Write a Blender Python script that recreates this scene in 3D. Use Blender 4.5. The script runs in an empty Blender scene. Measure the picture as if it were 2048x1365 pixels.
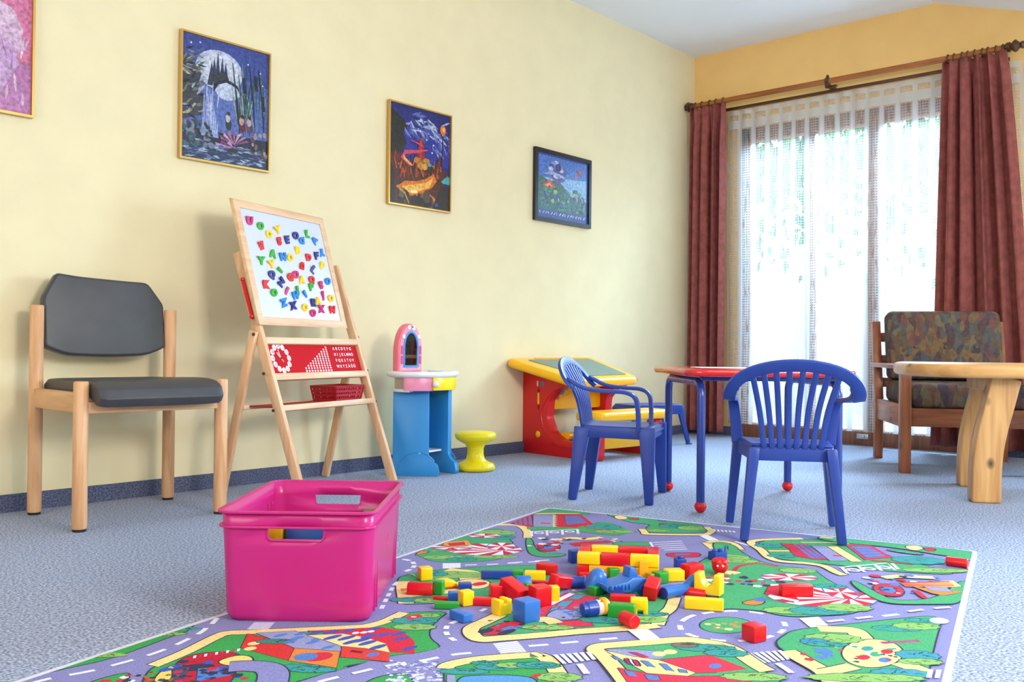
import bpy, bmesh, math, random
import numpy as np
from mathutils import Vector, Matrix, Euler
from mathutils.geometry import tessellate_polygon
random.seed(7)
R = math.radians
scene = bpy.context.scene
COL = scene.collection

# ------------------------------------------------------------------ camera
FPX = 1858.7
YAW, PITCH, ROLL = R(41.651), R(.443), R(.604)
CAM = Vector((-5.549, -3.291, .56))
fw = Vector((math.cos(YAW)*math.cos(PITCH), math.sin(YAW)*math.cos(PITCH), math.sin(PITCH)))
rt = Vector((math.sin(YAW), -math.cos(YAW), 0)); up = rt.cross(fw)
r2 = rt*math.cos(ROLL)+up*math.sin(ROLL); u2 = -rt*math.sin(ROLL)+up*math.cos(ROLL)
cd = bpy.data.cameras.new('camera'); cam = bpy.data.objects.new('camera', cd); COL.objects.link(cam)
m = Matrix((r2, u2, -fw)).transposed().to_4x4(); m.translation = CAM
cam.matrix_world = m
cd.sensor_width = 36; cd.sensor_fit = 'HORIZONTAL'; cd.lens = FPX/2048*36; cd.clip_start = .05
scene.camera = cam

# ------------------------------------------------------------------ light
sc = scene.view_settings
scene.display_settings.display_device = 'sRGB'
sc.view_transform = 'Standard'; sc.look = 'None'; sc.gamma = 1; sc.use_curve_mapping = False
sc.exposure = -0.30
w = bpy.data.worlds.new('sky'); scene.world = w; w.use_nodes = True
nt = w.node_tree; bg = nt.nodes['Background']; bg.inputs[1].default_value = 1
tcw = nt.nodes.new('ShaderNodeTexCoord'); spw = nt.nodes.new('ShaderNodeSeparateXYZ'); rw = nt.nodes.new('ShaderNodeValToRGB')
nt.links.new(tcw.outputs['Generated'], spw.inputs[0]); nt.links.new(spw.outputs[2], rw.inputs[0]); nt.links.new(rw.outputs[0], bg.inputs[0])
rw.color_ramp.elements[0].position = .0; rw.color_ramp.elements[0].color = (1.3, 1.4, 1.5, 1)
rw.color_ramp.elements[1].position = .75; rw.color_ramp.elements[1].color = (2.6, 3.3, 4.4, 1)

def area(name, loc, direction, sx, sy, power, color, spread=180):
    l = bpy.data.lights.new(name, 'AREA'); l.spread = R(spread); l.shape = 'RECTANGLE'; l.size = sx; l.size_y = sy; l.energy = power; l.color = color
    o = bpy.data.objects.new(name, l); COL.objects.link(o); o.location = loc
    o.rotation_euler = Vector(direction).to_track_quat('-Z', 'Y').to_euler(); return o
# daylight at the garden door and two inferred windows, then two added fills
area('daylight_garden_door', (1.9, -1.25, 3.15), (-1, -.32, -.80), 2.2, 1.6, 1150, (.50, .77, 1), 120)
area('daylight_right_window', (.30, -3.95, 1.15), (-1, .0, -.50), 1.3, 1.5, 225, (.48, .76, 1), 130)
area('daylight_side_window', (-4.1, -5.35, 1.75), (.04, 1, -.42), .8, .7, 118, (1, .96, .90))
area('fill_camera_side', (-7.9, -2.2, 1.5), (1, .1, -.05), 2.0, 1.3, 54, (1, .88, .72))  # fill added from the camera side; no window known there
area('fill_uplight', (-3.6, -3.4, 1.85), (.12, .1, 1), .5, .5, 31, (1, .90, .76))  # added uplight that brightens ceiling and window wall, no fixture

# ------------------------------------------------------------------ helpers
def lin(c):
    return tuple(((x/255)/12.92 if x/255 <= .04045 else ((x/255+.055)/1.055)**2.4) for x in c)+(1,)

def ray(x, y):
    return r2*((x-1024)/FPX)-u2*((y-682.5)/FPX)+fw
def at(x, y, z=0.0):
    d = ray(x, y); return CAM+d*((z-CAM.z)/d.z)

def mat(name, col, rough=.5, spec=.5, metal=0, noise=0, nscale=40, col2=None, bump=0, bscale=300, stretch=None, trans=0, coat=0, sheen=0, sss=0):
    m = bpy.data.materials.new(name); m.use_nodes = True
    nt = m.node_tree; b = nt.nodes['Principled BSDF']
    b.inputs['Base Color'].default_value = lin(col); b.inputs['Roughness'].default_value = rough
    b.inputs['Metallic'].default_value = metal; b.inputs['Specular IOR Level'].default_value = spec
    if coat: b.inputs['Coat Weight'].default_value = coat
    if sheen: b.inputs['Sheen Weight'].default_value = sheen
    tc = nt.nodes.new('ShaderNodeTexCoord'); mp = nt.nodes.new('ShaderNodeMapping')
    nt.links.new(tc.outputs['Object'], mp.inputs[0])
    if stretch: mp.inputs['Scale'].default_value = stretch
    if noise:
        n = nt.nodes.new('ShaderNodeTexNoise'); n.inputs['Scale'].default_value = nscale; n.inputs['Detail'].default_value = 5
        nt.links.new(mp.outputs[0], n.inputs[0])
        r = nt.nodes.new('ShaderNodeValToRGB')
        c1 = lin(col); c2 = lin(col2) if col2 else tuple(x*(1-noise) for x in c1[:3])+(1,)
        r.color_ramp.elements[0].color = c2; r.color_ramp.elements[1].color = c1
        r.color_ramp.elements[0].position = .35; r.color_ramp.elements[1].position = .62
        nt.links.new(n.outputs[0], r.inputs[0]); nt.links.new(r.outputs[0], b.inputs['Base Color'])
    if bump:
        n2 = nt.nodes.new('ShaderNodeTexNoise'); n2.inputs['Scale'].default_value = bscale; n2.inputs['Detail'].default_value = 3
        nt.links.new(mp.outputs[0], n2.inputs[0])
        bu = nt.nodes.new('ShaderNodeBump'); bu.inputs['Strength'].default_value = bump; bu.inputs['Distance'].default_value = .002
        nt.links.new(n2.outputs[0], bu.inputs['Height']); nt.links.new(bu.outputs[0], b.inputs['Normal'])
    return m

def wood(name, c1, c2, axis=2, scale=9, rough=.45, knots=False):
    """grain running along one object axis"""
    m = bpy.data.materials.new(name); m.use_nodes = True
    nt = m.node_tree; b = nt.nodes['Principled BSDF']; b.inputs['Roughness'].default_value = rough
    tc = nt.nodes.new('ShaderNodeTexCoord'); mp = nt.nodes.new('ShaderNodeMapping')
    s = [7, 7, 7]; s[axis] = .6
    mp.inputs['Scale'].default_value = s
    nt.links.new(tc.outputs['Object'], mp.inputs[0])
    n = nt.nodes.new('ShaderNodeTexNoise'); n.inputs['Scale'].default_value = scale; n.inputs['Detail'].default_value = 6; n.inputs['Distortion'].default_value = .6
    nt.links.new(mp.outputs[0], n.inputs[0])
    r = nt.nodes.new('ShaderNodeValToRGB'); r.color_ramp.elements[0].color = lin(c2); r.color_ramp.elements[1].color = lin(c1)
    r.color_ramp.elements[0].position = .33; r.color_ramp.elements[1].position = .62
    nt.links.new(n.outputs[0], r.inputs[0]); out = r.outputs[0]
    if knots:
        v = nt.nodes.new('ShaderNodeTexVoronoi'); v.inputs['Scale'].default_value = 7.5; v.inputs['Randomness'].default_value = 1
        mk = nt.nodes.new('ShaderNodeMapping'); ks = [1.2, 1.2, 1.2]; ks[axis] = .8; mk.inputs['Scale'].default_value = ks
        nt.links.new(tc.outputs['Object'], mk.inputs[0]); nt.links.new(mk.outputs[0], v.inputs[0])
        rk = nt.nodes.new('ShaderNodeValToRGB'); rk.color_ramp.elements[0].position = .10; rk.color_ramp.elements[1].position = .19
        rk.color_ramp.elements[0].color = (1, 1, 1, 1); rk.color_ramp.elements[1].color = (0, 0, 0, 1)
        nt.links.new(v.outputs['Distance'], rk.inputs[0])
        mx = nt.nodes.new('ShaderNodeMixRGB'); mx.inputs[2].default_value = lin(tuple(int(x*.42) for x in c2))
        nt.links.new(rk.outputs[0], mx.inputs[0]); nt.links.new(out, mx.inputs[1]); out = mx.outputs[0]
    nt.links.new(out, b.inputs['Base Color'])
    return m

def tag(o, label=None, cat=None, group=None, kind=None):
    if label: o['label'] = label
    if cat: o['category'] = cat
    if group: o['group'] = group
    if kind: o['kind'] = kind
    return o

def thing(name, label, cat, loc=(0, 0, 0), rz=0, group=None, rot=None):
    o = bpy.data.objects.new(name, None); COL.objects.link(o); o.location = loc
    o.rotation_euler = rot if rot is not None else (0, 0, rz)
    o.empty_display_size = .05
    return tag(o, label, cat, group)

def copy_tree(o, parent=None):
    c = o.copy(); COL.objects.link(c); c.parent = parent
    for ch in list(o.children): copy_tree(ch, c)
    return c

class MB:
    def __init__(s): s.bm = bmesh.new(); s.mi = 0
    def _faces(s, fs, smooth=False):
        for f in fs: f.material_index = s.mi
    def box(s, c, d, rot=None, taper=1):
        M = Matrix.Translation(Vector(c))@(rot.to_4x4() if rot is not None else Matrix.Identity(4))
        vs = []
        for z in (-.5, .5):
            k = taper if z < 0 else 1
            for x, y in ((-.5, -.5), (.5, -.5), (.5, .5), (-.5, .5)):
                vs.append(s.bm.verts.new(M@Vector((x*d[0]*k, y*d[1]*k, z*d[2]))))
        F = [(0, 3, 2, 1), (4, 5, 6, 7), (0, 1, 5, 4), (1, 2, 6, 5), (2, 3, 7, 6), (3, 0, 4, 7)]
        s._faces([s.bm.faces.new([vs[i] for i in f]) for f in F]); return s
    def hexa(s, p):
        """8 points: bottom ring 4, top ring 4"""
        vs = [s.bm.verts.new(Vector(q)) for q in p]
        F = [(0, 3, 2, 1), (4, 5, 6, 7), (0, 1, 5, 4), (1, 2, 6, 5), (2, 3, 7, 6), (3, 0, 4, 7)]
        s._faces([s.bm.faces.new([vs[i] for i in f]) for f in F]); return s
    def bar(s, a, b, w, t, side=(0, 0, 1)):
        """rectangular bar from a to b, w along 'side' direction, t across"""
        a = Vector(a); b = Vector(b); d = (b-a).normalized(); sd = Vector(side); sd = (sd-d*sd.dot(d)).normalized(); n = d.cross(sd)
        p = []
        for q in (a, b):
            for i, j in ((-1, -1), (1, -1), (1, 1), (-1, 1)):
                p.append(q+sd*(w/2*i)+n*(t/2*j))
        return s.hexa(p)
    def prism(s, loops, h0, h1, M=None):
        """loops: [outer, hole...] of 2D points, extruded along local z from h0 to h1, then M"""
        if not isinstance(loops[0][0], (list, tuple, Vector)): loops = [loops]
        M = M or Matrix.Identity(4)
        tri = tessellate_polygon([[Vector((p[0], p[1], 0)) for p in l] for l in loops])
        flat = [p for l in loops for p in l]
        lo = [s.bm.verts.new(M@Vector((p[0], p[1], h0))) for p in flat]
        hi = [s.bm.verts.new(M@Vector((p[0], p[1], h1))) for p in flat]
        fs = []
        if len(loops) == 1:
            try:
                fs.append(s.bm.faces.new(hi)); fs.append(s.bm.faces.new(lo[::-1]))
            except ValueError: pass
        else:
            for t in tri:
                for vv in (hi, lo):
                    try: fs.append(s.bm.faces.new([vv[i] for i in t]))
                    except ValueError: pass
        k = 0
        for l in loops:
            n = len(l)
            for i in range(n):
                a = k+i; b = k+(i+1) % n
                fs.append(s.bm.faces.new((lo[a], lo[b], hi[b], hi[a])))
            k += n
        s._faces(fs); return s
    def tube(s, pts, r, seg=12, cap=True, closed=False, flat=None):
        pts = [Vector(p) for p in pts]; n = len(pts)
        rr = r if isinstance(r, (list, tuple)) else [r]*n
        rings = []; prev = None
        for i, p in enumerate(pts):
            a = pts[i-1] if (i > 0 or closed) else p; b = pts[(i+1) % n] if (i < n-1 or closed) else p
            d = (b-a).normalized()
            if prev is None:
                u = d.orthogonal().normalized()
                if abs(d.z) < .95: u = (Vector((0, 0, 1))-d*d.z).normalized()
            else:
                u = (prev-d*prev.dot(d)).normalized()
            prev = u; v = d.cross(u)
            fx, fy = flat if flat else (1, 1)
            rings.append([s.bm.verts.new(p+(u*math.cos(t)*fx+v*math.sin(t)*fy)*rr[i]) for t in [2*math.pi*k/seg for k in range(seg)]])
        fs = []
        for i in range(n-1 if not closed else n):
            A = rings[i]; B = rings[(i+1) % n]
            for k in range(seg):
                fs.append(s.bm.faces.new((A[k], A[(k+1) % seg], B[(k+1) % seg], B[k])))
        if cap and not closed:
            fs.append(s.bm.faces.new(rings[0][::-1])); fs.append(s.bm.faces.new(rings[-1]))
        s._faces(fs); return s
    def ribbon(s, pts, sides, ws, ts):
        """rectangular section swept along pts; sides = direction of width at each point"""
        pts = [Vector(p) for p in pts]; n = len(pts); rings = []
        for i, p in enumerate(pts):
            d = (pts[min(i+1, n-1)]-pts[max(i-1, 0)]).normalized()
            sd = Vector(sides[i] if isinstance(sides, list) else sides); sd = (sd-d*sd.dot(d)).normalized(); nn = d.cross(sd)
            w = ws[i] if isinstance(ws, list) else ws; t = ts[i] if isinstance(ts, list) else ts
            rings.append([s.bm.verts.new(p+sd*(w/2*a)+nn*(t/2*b)) for a, b in ((-1, -1), (1, -1), (1, 1), (-1, 1))])
        fs = []
        for i in range(n-1):
            for k in range(4):
                fs.append(s.bm.faces.new((rings[i][k], rings[i][(k+1) % 4], rings[i+1][(k+1) % 4], rings[i+1][k])))
        fs.append(s.bm.faces.new(rings[0][::-1])); fs.append(s.bm.faces.new(rings[-1]))
        s._faces(fs); return s
    def lathe(s, prof, seg=24, M=None):
        M = M or Matrix.Identity(4); rings = []
        for r, z in prof:
            if r < 1e-6: rings.append([s.bm.verts.new(M@Vector((0, 0, z)))])
            else: rings.append([s.bm.verts.new(M@Vector((r*math.cos(2*math.pi*k/seg), r*math.sin(2*math.pi*k/seg), z))) for k in range(seg)])
        fs = []
        for A, B in zip(rings, rings[1:]):
            for k in range(seg):
                k1 = (k+1) % seg
                if len(A) == 1 and len(B) == 1: continue
                if len(A) == 1: fs.append(s.bm.faces.new((A[0], B[k1], B[k])))
                elif len(B) == 1: fs.append(s.bm.faces.new((A[k], A[k1], B[0])))
                else: fs.append(s.bm.faces.new((A[k], A[k1], B[k1], B[k])))
        if len(rings[0]) > 1: fs.append(s.bm.faces.new(rings[0][::-1]))
        if len(rings[-1]) > 1: fs.append(s.bm.faces.new(rings[-1]))
        s._faces(fs); return s
    def sphere(s, c, r, seg=16, sc=(1, 1, 1)):
        prof = [(r*math.sin(math.pi*i/10), -r*math.cos(math.pi*i/10)) for i in range(11)]
        prof[0] = (0, -r); prof[-1] = (0, r)
        return s.lathe(prof, seg, Matrix.Translation(Vector(c))@Matrix.Diagonal((sc[0], sc[1], sc[2], 1)))
    def grid(s, fn, nu, nv):
        V = [[s.bm.verts.new(fn(i/nu, j/nv)) for j in range(nv+1)] for i in range(nu+1)]
        s._faces([s.bm.faces.new((V[i][j], V[i+1][j], V[i+1][j+1], V[i][j+1])) for i in range(nu) for j in range(nv)])
        return s
    def build(s, name, mats, parent=None, bevel=0, bseg=2, angle=35, smooth=True, solid=0, subsurf=0):
        bm = s.bm
        bmesh.ops.recalc_face_normals(bm, faces=bm.faces[:])
        if bevel:
            es = [e for e in bm.edges if len(e.link_faces) == 2 and e.calc_face_angle(0) > R(28)]
            bmesh.ops.bevel(bm, geom=es, offset=bevel, segments=bseg, profile=.5, affect='EDGES', clamp_overlap=True)
        me = bpy.data.meshes.new(name); bm.to_mesh(me); bm.free()
        for mm in (mats if isinstance(mats, (list, tuple)) else [mats]): me.materials.append(mm)
        if smooth:
            me.shade_smooth(); me.set_sharp_from_angle(angle=R(angle))
        o = bpy.data.objects.new(name, me); COL.objects.link(o)
        if parent is not None: o.parent = parent
        if solid:
            md = o.modifiers.new('solid', 'SOLIDIFY'); md.thickness = solid; md.offset = 0
        if subsurf:
            md = o.modifiers.new('sub', 'SUBSURF'); md.levels = subsurf; md.render_levels = subsurf
        return o

def rot(ax, deg): return Matrix.Rotation(R(deg), 3, ax)
def T(x, y, z): return Matrix.Translation((x, y, z))
def XZ(y=0): # 2D (x,z) -> world, extruded along -y
    return Matrix(((1, 0, 0, 0), (0, 0, -1, y), (0, 1, 0, 0), (0, 0, 0, 1)))
def YZ(x=0): # 2D (y,z), extruded along +x
    return Matrix(((0, 0, 1, x), (1, 0, 0, 0), (0, 1, 0, 0), (0, 0, 0, 1)))
def arc(cx, cy, r, a0, a1, n=8, ry=None):
    ry = ry or r
    return [(cx+r*math.cos(R(a0+(a1-a0)*i/n)), cy+ry*math.sin(R(a0+(a1-a0)*i/n))) for i in range(n+1)]
def rrect(x0, y0, x1, y1, r, n=6):
    return arc(x1-r, y0+r, r, -90, 0, n)+arc(x1-r, y1-r, r, 0, 90, n)+arc(x0+r, y1-r, r, 90, 180, n)+arc(x0+r, y0+r, r, 180, 270, n)
def rpoly(pts, r, n=5):
    """round the corners of a 2D polygon"""
    out = []
    N = len(pts)
    for i in range(N):
        p = Vector(pts[i]); a = Vector(pts[i-1]); b = Vector(pts[(i+1) % N])
        rr = r[i] if isinstance(r, list) else r
        da = (a-p); db = (b-p); k = min(rr, da.length*.49, db.length*.49)
        A = p+da.normalized()*k; B = p+db.normalized()*k
        for j in range(n+1):
            t = j/n; q = A*(1-t)**2+p*2*t*(1-t)+B*t*t; out.append((q.x, q.y))
    return out
def bez(pts, n=8):
    """Catmull-Rom through points (any dimension)"""
    P = [Vector(p) for p in pts]; out = []
    for i in range(len(P)-1):
        p0 = P[max(i-1, 0)]; p1 = P[i]; p2 = P[i+1]; p3 = P[min(i+2, len(P)-1)]
        for j in range(n):
            t = j/n
            out.append(.5*((2*p1)+(-p0+p2)*t+(2*p0-5*p1+4*p2-p3)*t*t+(-p0+3*p1-3*p2+p3)*t**3))
    out.append(P[-1]); return out

# ------------------------------------------------------------------ materials
M_wall = mat('cream_wall', (238, 224, 184), .9, .2, noise=.04, nscale=6, bump=.25, bscale=260)
M_wall2 = mat('cream_wall_backlit', (250, 206, 132), .9, .2, noise=.04, nscale=6, bump=.25, bscale=260)  # cream wall seen backlit; its orange shade is put into the colour
M_ceil = mat('white_ceiling', (240, 240, 240), .9, .2, bump=.2, bscale=200)
def carpet(name, a, b, c):
    m = bpy.data.materials.new(name); m.use_nodes = True; nt = m.node_tree; bs = nt.nodes['Principled BSDF']
    bs.inputs['Roughness'].default_value = .95; bs.inputs['Specular IOR Level'].default_value = .15
    tc = nt.nodes.new('ShaderNodeTexCoord'); n = nt.nodes.new('ShaderNodeTexNoise'); n.inputs['Scale'].default_value = 170; n.inputs['Detail'].default_value = 3
    nt.links.new(tc.outputs['Object'], n.inputs[0])
    r = nt.nodes.new('ShaderNodeValToRGB'); e = r.color_ramp.elements
    e[0].position = .36; e[0].color = lin(a); e[1].position = .66; e[1].color = lin(c)
    x = e.new(.5); x.color = lin(b)
    nt.links.new(n.outputs[0], r.inputs[0]); nt.links.new(r.outputs[0], bs.inputs['Base Color'])
    bu = nt.nodes.new('ShaderNodeBump'); bu.inputs['Strength'].default_value = .5; bu.inputs['Distance'].default_value = .003
    nt.links.new(n.outputs[0], bu.inputs['Height']); nt.links.new(bu.outputs[0], bs.inputs['Normal'])
    return m
M_carpet = carpet('grey_blue_carpet', (108, 116, 138), (152, 161, 186), (192, 201, 222))
M_skirt = carpet('carpet_skirting', (66, 72, 96), (88, 94, 120), (112, 118, 142))
M_black = mat('black_plastic', (20, 20, 22), .5)

# ------------------------------------------------------------------ room
RIDGE = -1.563; H = 2.557
def struct(o, name=None):
    o['kind'] = 'structure'; return o
b = MB(); b.box((-3.8, -2.6, -.05), (8.0, 5.6, .1)); struct(b.build('floor', M_carpet, smooth=False))
b = MB(); b.box((-3.8, .06, 1.4), (8.0, .12, 2.9)); struct(b.build('wall_left', M_wall, smooth=False))
# window wall with the garden door opening
OY0, OY1, OZ = -.34, -1.95, 2.02
b = MB()
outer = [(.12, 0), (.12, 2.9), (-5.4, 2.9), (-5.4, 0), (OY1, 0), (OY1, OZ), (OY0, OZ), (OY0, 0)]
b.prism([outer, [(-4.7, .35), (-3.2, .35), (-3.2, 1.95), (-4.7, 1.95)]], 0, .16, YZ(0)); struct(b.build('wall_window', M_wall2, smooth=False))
# side wall and back wall, behind the camera; the back opening is added for the fill
b = MB()
b.prism([[(-7.8, 0), (.16, 0), (.16, 2.6), (-7.8, 2.6)], [(-5.1, .95), (-5.1, 2.08), (-3.1, 2.08), (-3.1, .95)]], 0, .12, Matrix(((1, 0, 0, 0), (0, 0, -1, -5.2), (0, 1, 0, 0), (0, 0, 0, 1))))
struct(b.build('wall_right', M_wall, smooth=False))
b = MB(); b.prism([[(-5.4, 0), (.12, 0), (.12, 2.9), (-5.4, 2.9)], [(-3.3, .8), (-3.3, 2.1), (-1.1, 2.1), (-1.1, .8)]], 0, .12, YZ(-7.8)); struct(b.build('wall_back', M_wall, smooth=False))
# flat ceiling, then the slope
prof = [(.12, H), (RIDGE, H), (-2.78, 2.157), (-5.4, 2.157), (-5.4, 2.3), (-2.75, 2.3), (RIDGE, 2.72), (.12, 2.72)]
b = MB(); b.prism(prof, -7.9, .16, YZ(0)); struct(b.build('ceiling', M_ceil, smooth=False))
# skirting of carpet strip
b = MB(); b.box((-3.8, -.006, .029), (7.9, .012, .058)); struct(b.build('baseboard_left', M_skirt, smooth=False))
b = MB(); b.box((-.006, (OY0)/2, .029), (.012, -OY0, .058)); b.box((-.006, (OY1-5.2)/2, .029), (.012, 5.2+OY1, .058)); struct(b.build('baseboard_window', M_skirt, smooth=False))

# garden door: brown timber frame, two fixed posts, glass
M_frame = wood('brown_door_timber', (150, 100, 70), (110, 68, 45), 2, 8)
M_glass = bpy.data.materials.new('window_glass'); M_glass.use_nodes = True
nt = M_glass.node_tree; nt.nodes.clear(); o_ = nt.nodes.new('ShaderNodeOutputMaterial'); mx = nt.nodes.new('ShaderNodeMixShader')
tr = nt.nodes.new('ShaderNodeBsdfTransparent'); gl = nt.nodes.new('ShaderNodeBsdfGlossy'); gl.inputs['Roughness'].default_value = .02
fr = nt.nodes.new('ShaderNodeFresnel'); fr.inputs[0].default_value = 1.3
nt.links.new(fr.outputs[0], mx.inputs[0]); nt.links.new(tr.outputs[0], mx.inputs[1]); nt.links.new(gl.outputs[0], mx.inputs[2]); nt.links.new(mx.outputs[0], o_.inputs[0])
door = bpy.data.objects.new('window_1', None); COL.objects.link(door); door['kind'] = 'structure'
b = MB(); X = .05; D = .07
b.box((X, (OY0+OY1)/2, .045), (D+.03, OY0-OY1, .09)); b.box((X, (OY0+OY1)/2, OZ-.045), (D, OY0-OY1, .09))
b.box((X, OY0-.035, OZ/2), (D, .07, OZ)); b.box((X, OY1+.035, OZ/2), (D, .07, OZ))
b.box((X+.002, -1.225, OZ/2), (D, .085, OZ)); b.box((X+.002, -.82, OZ/2), (D*.8, .05, OZ))
b.build('frame', M_frame, door, bevel=.004)
b = MB(); b.box((X, (OY0+OY1)/2, OZ/2), (.006, OY0-OY1-.1, OZ-.14)); b.build('pane', M_glass, door)
b = MB(); b.box((X-.055, -1.17, .055), (.012, .07, .03)); b.box((X-.065, -1.17, .055), (.02, .03, .016))
tag(b.build('latch', mat('aluminium', (200, 205, 215), .35, metal=.9), door, bevel=.002), 'small metal floor latch')
for nm, loc, d, base in (('window_2', (-4.1, -5.26, 1.515), (2.0, .05, 1.13), 0), ('fill_window', (-7.74, -2.2, 1.45), (.05, 2.2, 1.3), 1), ('window_4', (.08, -3.95, 1.15), (.05, 1.5, 1.6), 1)):  # the back wall frame is added to go with the fill
    wn = bpy.data.objects.new(nm, None); COL.objects.link(wn); wn['kind'] = 'structure'; wn.location = loc
    b = MB(); a = 0 if base == 0 else 1
    for sgn in (-1, 1):
        dd = list(d); dd[2] = .06; b.box((0, 0, sgn*(d[2]/2-.03)), dd)
        dd = list(d); dd[a] = .06; c = [0, 0, 0]; c[a] = sgn*(d[a]/2-.03); b.box(c, dd)
    dd = list(d); dd[a] = .06; b.box((0, 0, 0), dd)
    b.build('window_frame', M_frame, wn, bevel=.004)
b = MB(); b.box((4.2, -2, -.12), (8.0, 16, .1)); tag(b.build('terrace_ground', mat('pale_paving', (205, 208, 205), .9, noise=.1, nscale=3)), kind='structure')
# ------------------------------------------------------------------ pictures on the wall
def attr_mat(name, rough=.6, spec=.3, amount=.25, scale=60, bump=0, coat=0):
    m = bpy.data.materials.new(name); m.use_nodes = True; nt = m.node_tree; bs = nt.nodes['Principled BSDF']
    bs.inputs['Roughness'].default_value = rough; bs.inputs['Specular IOR Level'].default_value = spec
    if coat: bs.inputs['Coat Weight'].default_value = coat
    a = nt.nodes.new('ShaderNodeVertexColor'); a.layer_name = 'Col'
    tc = nt.nodes.new('ShaderNodeTexCoord'); n = nt.nodes.new('ShaderNodeTexNoise'); n.inputs['Scale'].default_value = scale; n.inputs['Detail'].default_value = 4
    nt.links.new(tc.outputs['Object'], n.inputs[0])
    mr = nt.nodes.new('ShaderNodeMapRange'); mr.inputs[1].default_value = .3; mr.inputs[2].default_value = .7; mr.inputs[3].default_value = 1-amount; mr.inputs[4].default_value = 1+amount*.35
    nt.links.new(n.outputs[0], mr.inputs[0])
    mx = nt.nodes.new('ShaderNodeVectorMath'); mx.operation = 'SCALE'
    nt.links.new(a.outputs[0], mx.inputs[0]); nt.links.new(mr.outputs[0], mx.inputs[3]); nt.links.new(mx.outputs[0], bs.inputs['Base Color'])
    if bump:
        bu = nt.nodes.new('ShaderNodeBump'); bu.inputs['Strength'].default_value = bump; bu.inputs['Distance'].default_value = .002
        nt.links.new(n.outputs[0], bu.inputs['Height']); nt.links.new(bu.outputs[0], bs.inputs['Normal'])
    return m

class Paint:
    """flat printed picture: coloured polygons on one sheet mesh"""
    def __init__(s, f, step=.00005): s.f = f; s.v = []; s.fa = []; s.c = []; s.n = 0; s.step = step; s.bb = []
    def poly(s, pts, col, raise_=True):
        if len(pts) < 3: return
        x0 = min(p[0] for p in pts); x1 = max(p[0] for p in pts); y0 = min(p[1] for p in pts); y1 = max(p[1] for p in pts)
        s.n = 1+max([q[4] for q in s.bb if q[0] < x1 and q[1] > x0 and q[2] < y1 and q[3] > y0], default=0)
        s.bb.append((x0, x1, y0, y1, s.n))
        tri = tessellate_polygon([[Vector((p[0], p[1], 0)) for p in pts]])
        k = len(s.v); 
        for p in pts: s.v.append(s.f(p[0], p[1], s.n*s.step))
        for t in tri: s.fa.append(tuple(k+i for i in t)); s.c.append(lin(col))
    def ell(s, x, y, rx, ry, col, n=16, wob=0):
        s.poly([(x+rx*math.cos(2*math.pi*i/n)*(1+random.uniform(-wob, wob)), y+ry*math.sin(2*math.pi*i/n)*(1+random.uniform(-wob, wob))) for i in range(n)], col)
    def line(s, pts, w, col):
        P = [Vector(p) for p in pts]; L = []; Rr = []
        for i, p in enumerate(P):
            d = (P[min(i+1, len(P)-1)]-P[max(i-1, 0)])
            if d.length == 0: continue
            d.normalize(); nn = Vector((-d.y, d.x)); ww = w[i] if isinstance(w, list) else w
            L.append(p+nn*ww/2); Rr.append(p-nn*ww/2)
        s.poly([tuple(q) for q in L]+[tuple(q) for q in Rr[::-1]], col)
    def build(s, name, material, parent=None):
        me = bpy.data.meshes.new(name); me.from_pydata([tuple(v) for v in s.v], [], s.fa)
        ca = me.color_attributes.new('Col', 'FLOAT_COLOR', 'CORNER')
        d = []
        for f, c in zip(me.polygons, s.c): d += list(c)*len(f.vertices)
        ca.data.foreach_set('color', d); me.materials.append(material)
        o = bpy.data.objects.new(name, me); COL.objects.link(o); o.parent = parent; return o

M_gold = mat('gold_frame', (214, 170, 92), .3, metal=.75)
M_blackframe = mat('black_frame', (30, 28, 30), .35)
M_print = attr_mat('glossy_print', .3, .4, .48, 85, coat=.2)
def picture(x0, x1, z0, z1, fwid, fm, label, draw, name='framed_picture'):
    t = thing(name, label, 'picture', ((x0+x1)/2, -.004, (z0+z1)/2), group=None)
    w_, h_ = (x1-x0), (z1-z0)
    b = MB(); b.prism([[(-w_/2, -h_/2), (w_/2, -h_/2), (w_/2, h_/2), (-w_/2, h_/2)],
        [(-w_/2+fwid, -h_/2+fwid), (-w_/2+fwid, h_/2-fwid), (w_/2-fwid, h_/2-fwid), (w_/2-fwid, -h_/2+fwid)]], 0, .018, XZ(0))
    b.build('frame', fm, t, smooth=False)
    W, Hh = w_-2*fwid, h_-2*fwid
    # u,v in 0..1 (v up)
    P = Paint(lambda u, v, e: (-W/2+u*W, -.008-e, -Hh/2+v*Hh))
    def clipd(pts): return [(min(1, max(0, p[0])), min(1, max(0, p[1]))) for p in pts]
    op = P.poly; P.poly = lambda pts, col, raise_=True: op(clipd(pts), col)
    P.poly([(0, 0), (1, 0), (1, 1), (0, 1)], (40, 40, 60)); draw(P, random.Random(len(label)))
    P.build('print', M_print, t)
    b = MB(); b.box((0, -.003, 0), (w_-.004, .006, h_-.004)); b.build('backing', M_black, t)
    return t
def strokes(P, rn, n, box, cols, l=(.03, .1), w_=(.006, .02), ang=(0, 180)):
    for _ in range(n):
        x = rn.uniform(box[0], box[2]); y = rn.uniform(box[1], box[3]); a = R(rn.uniform(*ang)); k = rn.uniform(*l)
        P.line([(x, y), (x+k*math.cos(a)*.5, y+k*math.sin(a)*.5+rn.uniform(-.01, .01)), (x+k*math.cos(a), y+k*math.sin(a))], [rn.uniform(*w_)*.5, rn.uniform(*w_), .002], rn.choice(cols))
def blobs(P, rn, n, box, cols, r=(.02, .06)):
    for _ in range(n): P.ell(rn.uniform(box[0], box[2]), rn.uniform(box[1], box[3]), rn.uniform(*r), rn.uniform(*r), rn.choice(cols), 9, .25)

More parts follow.
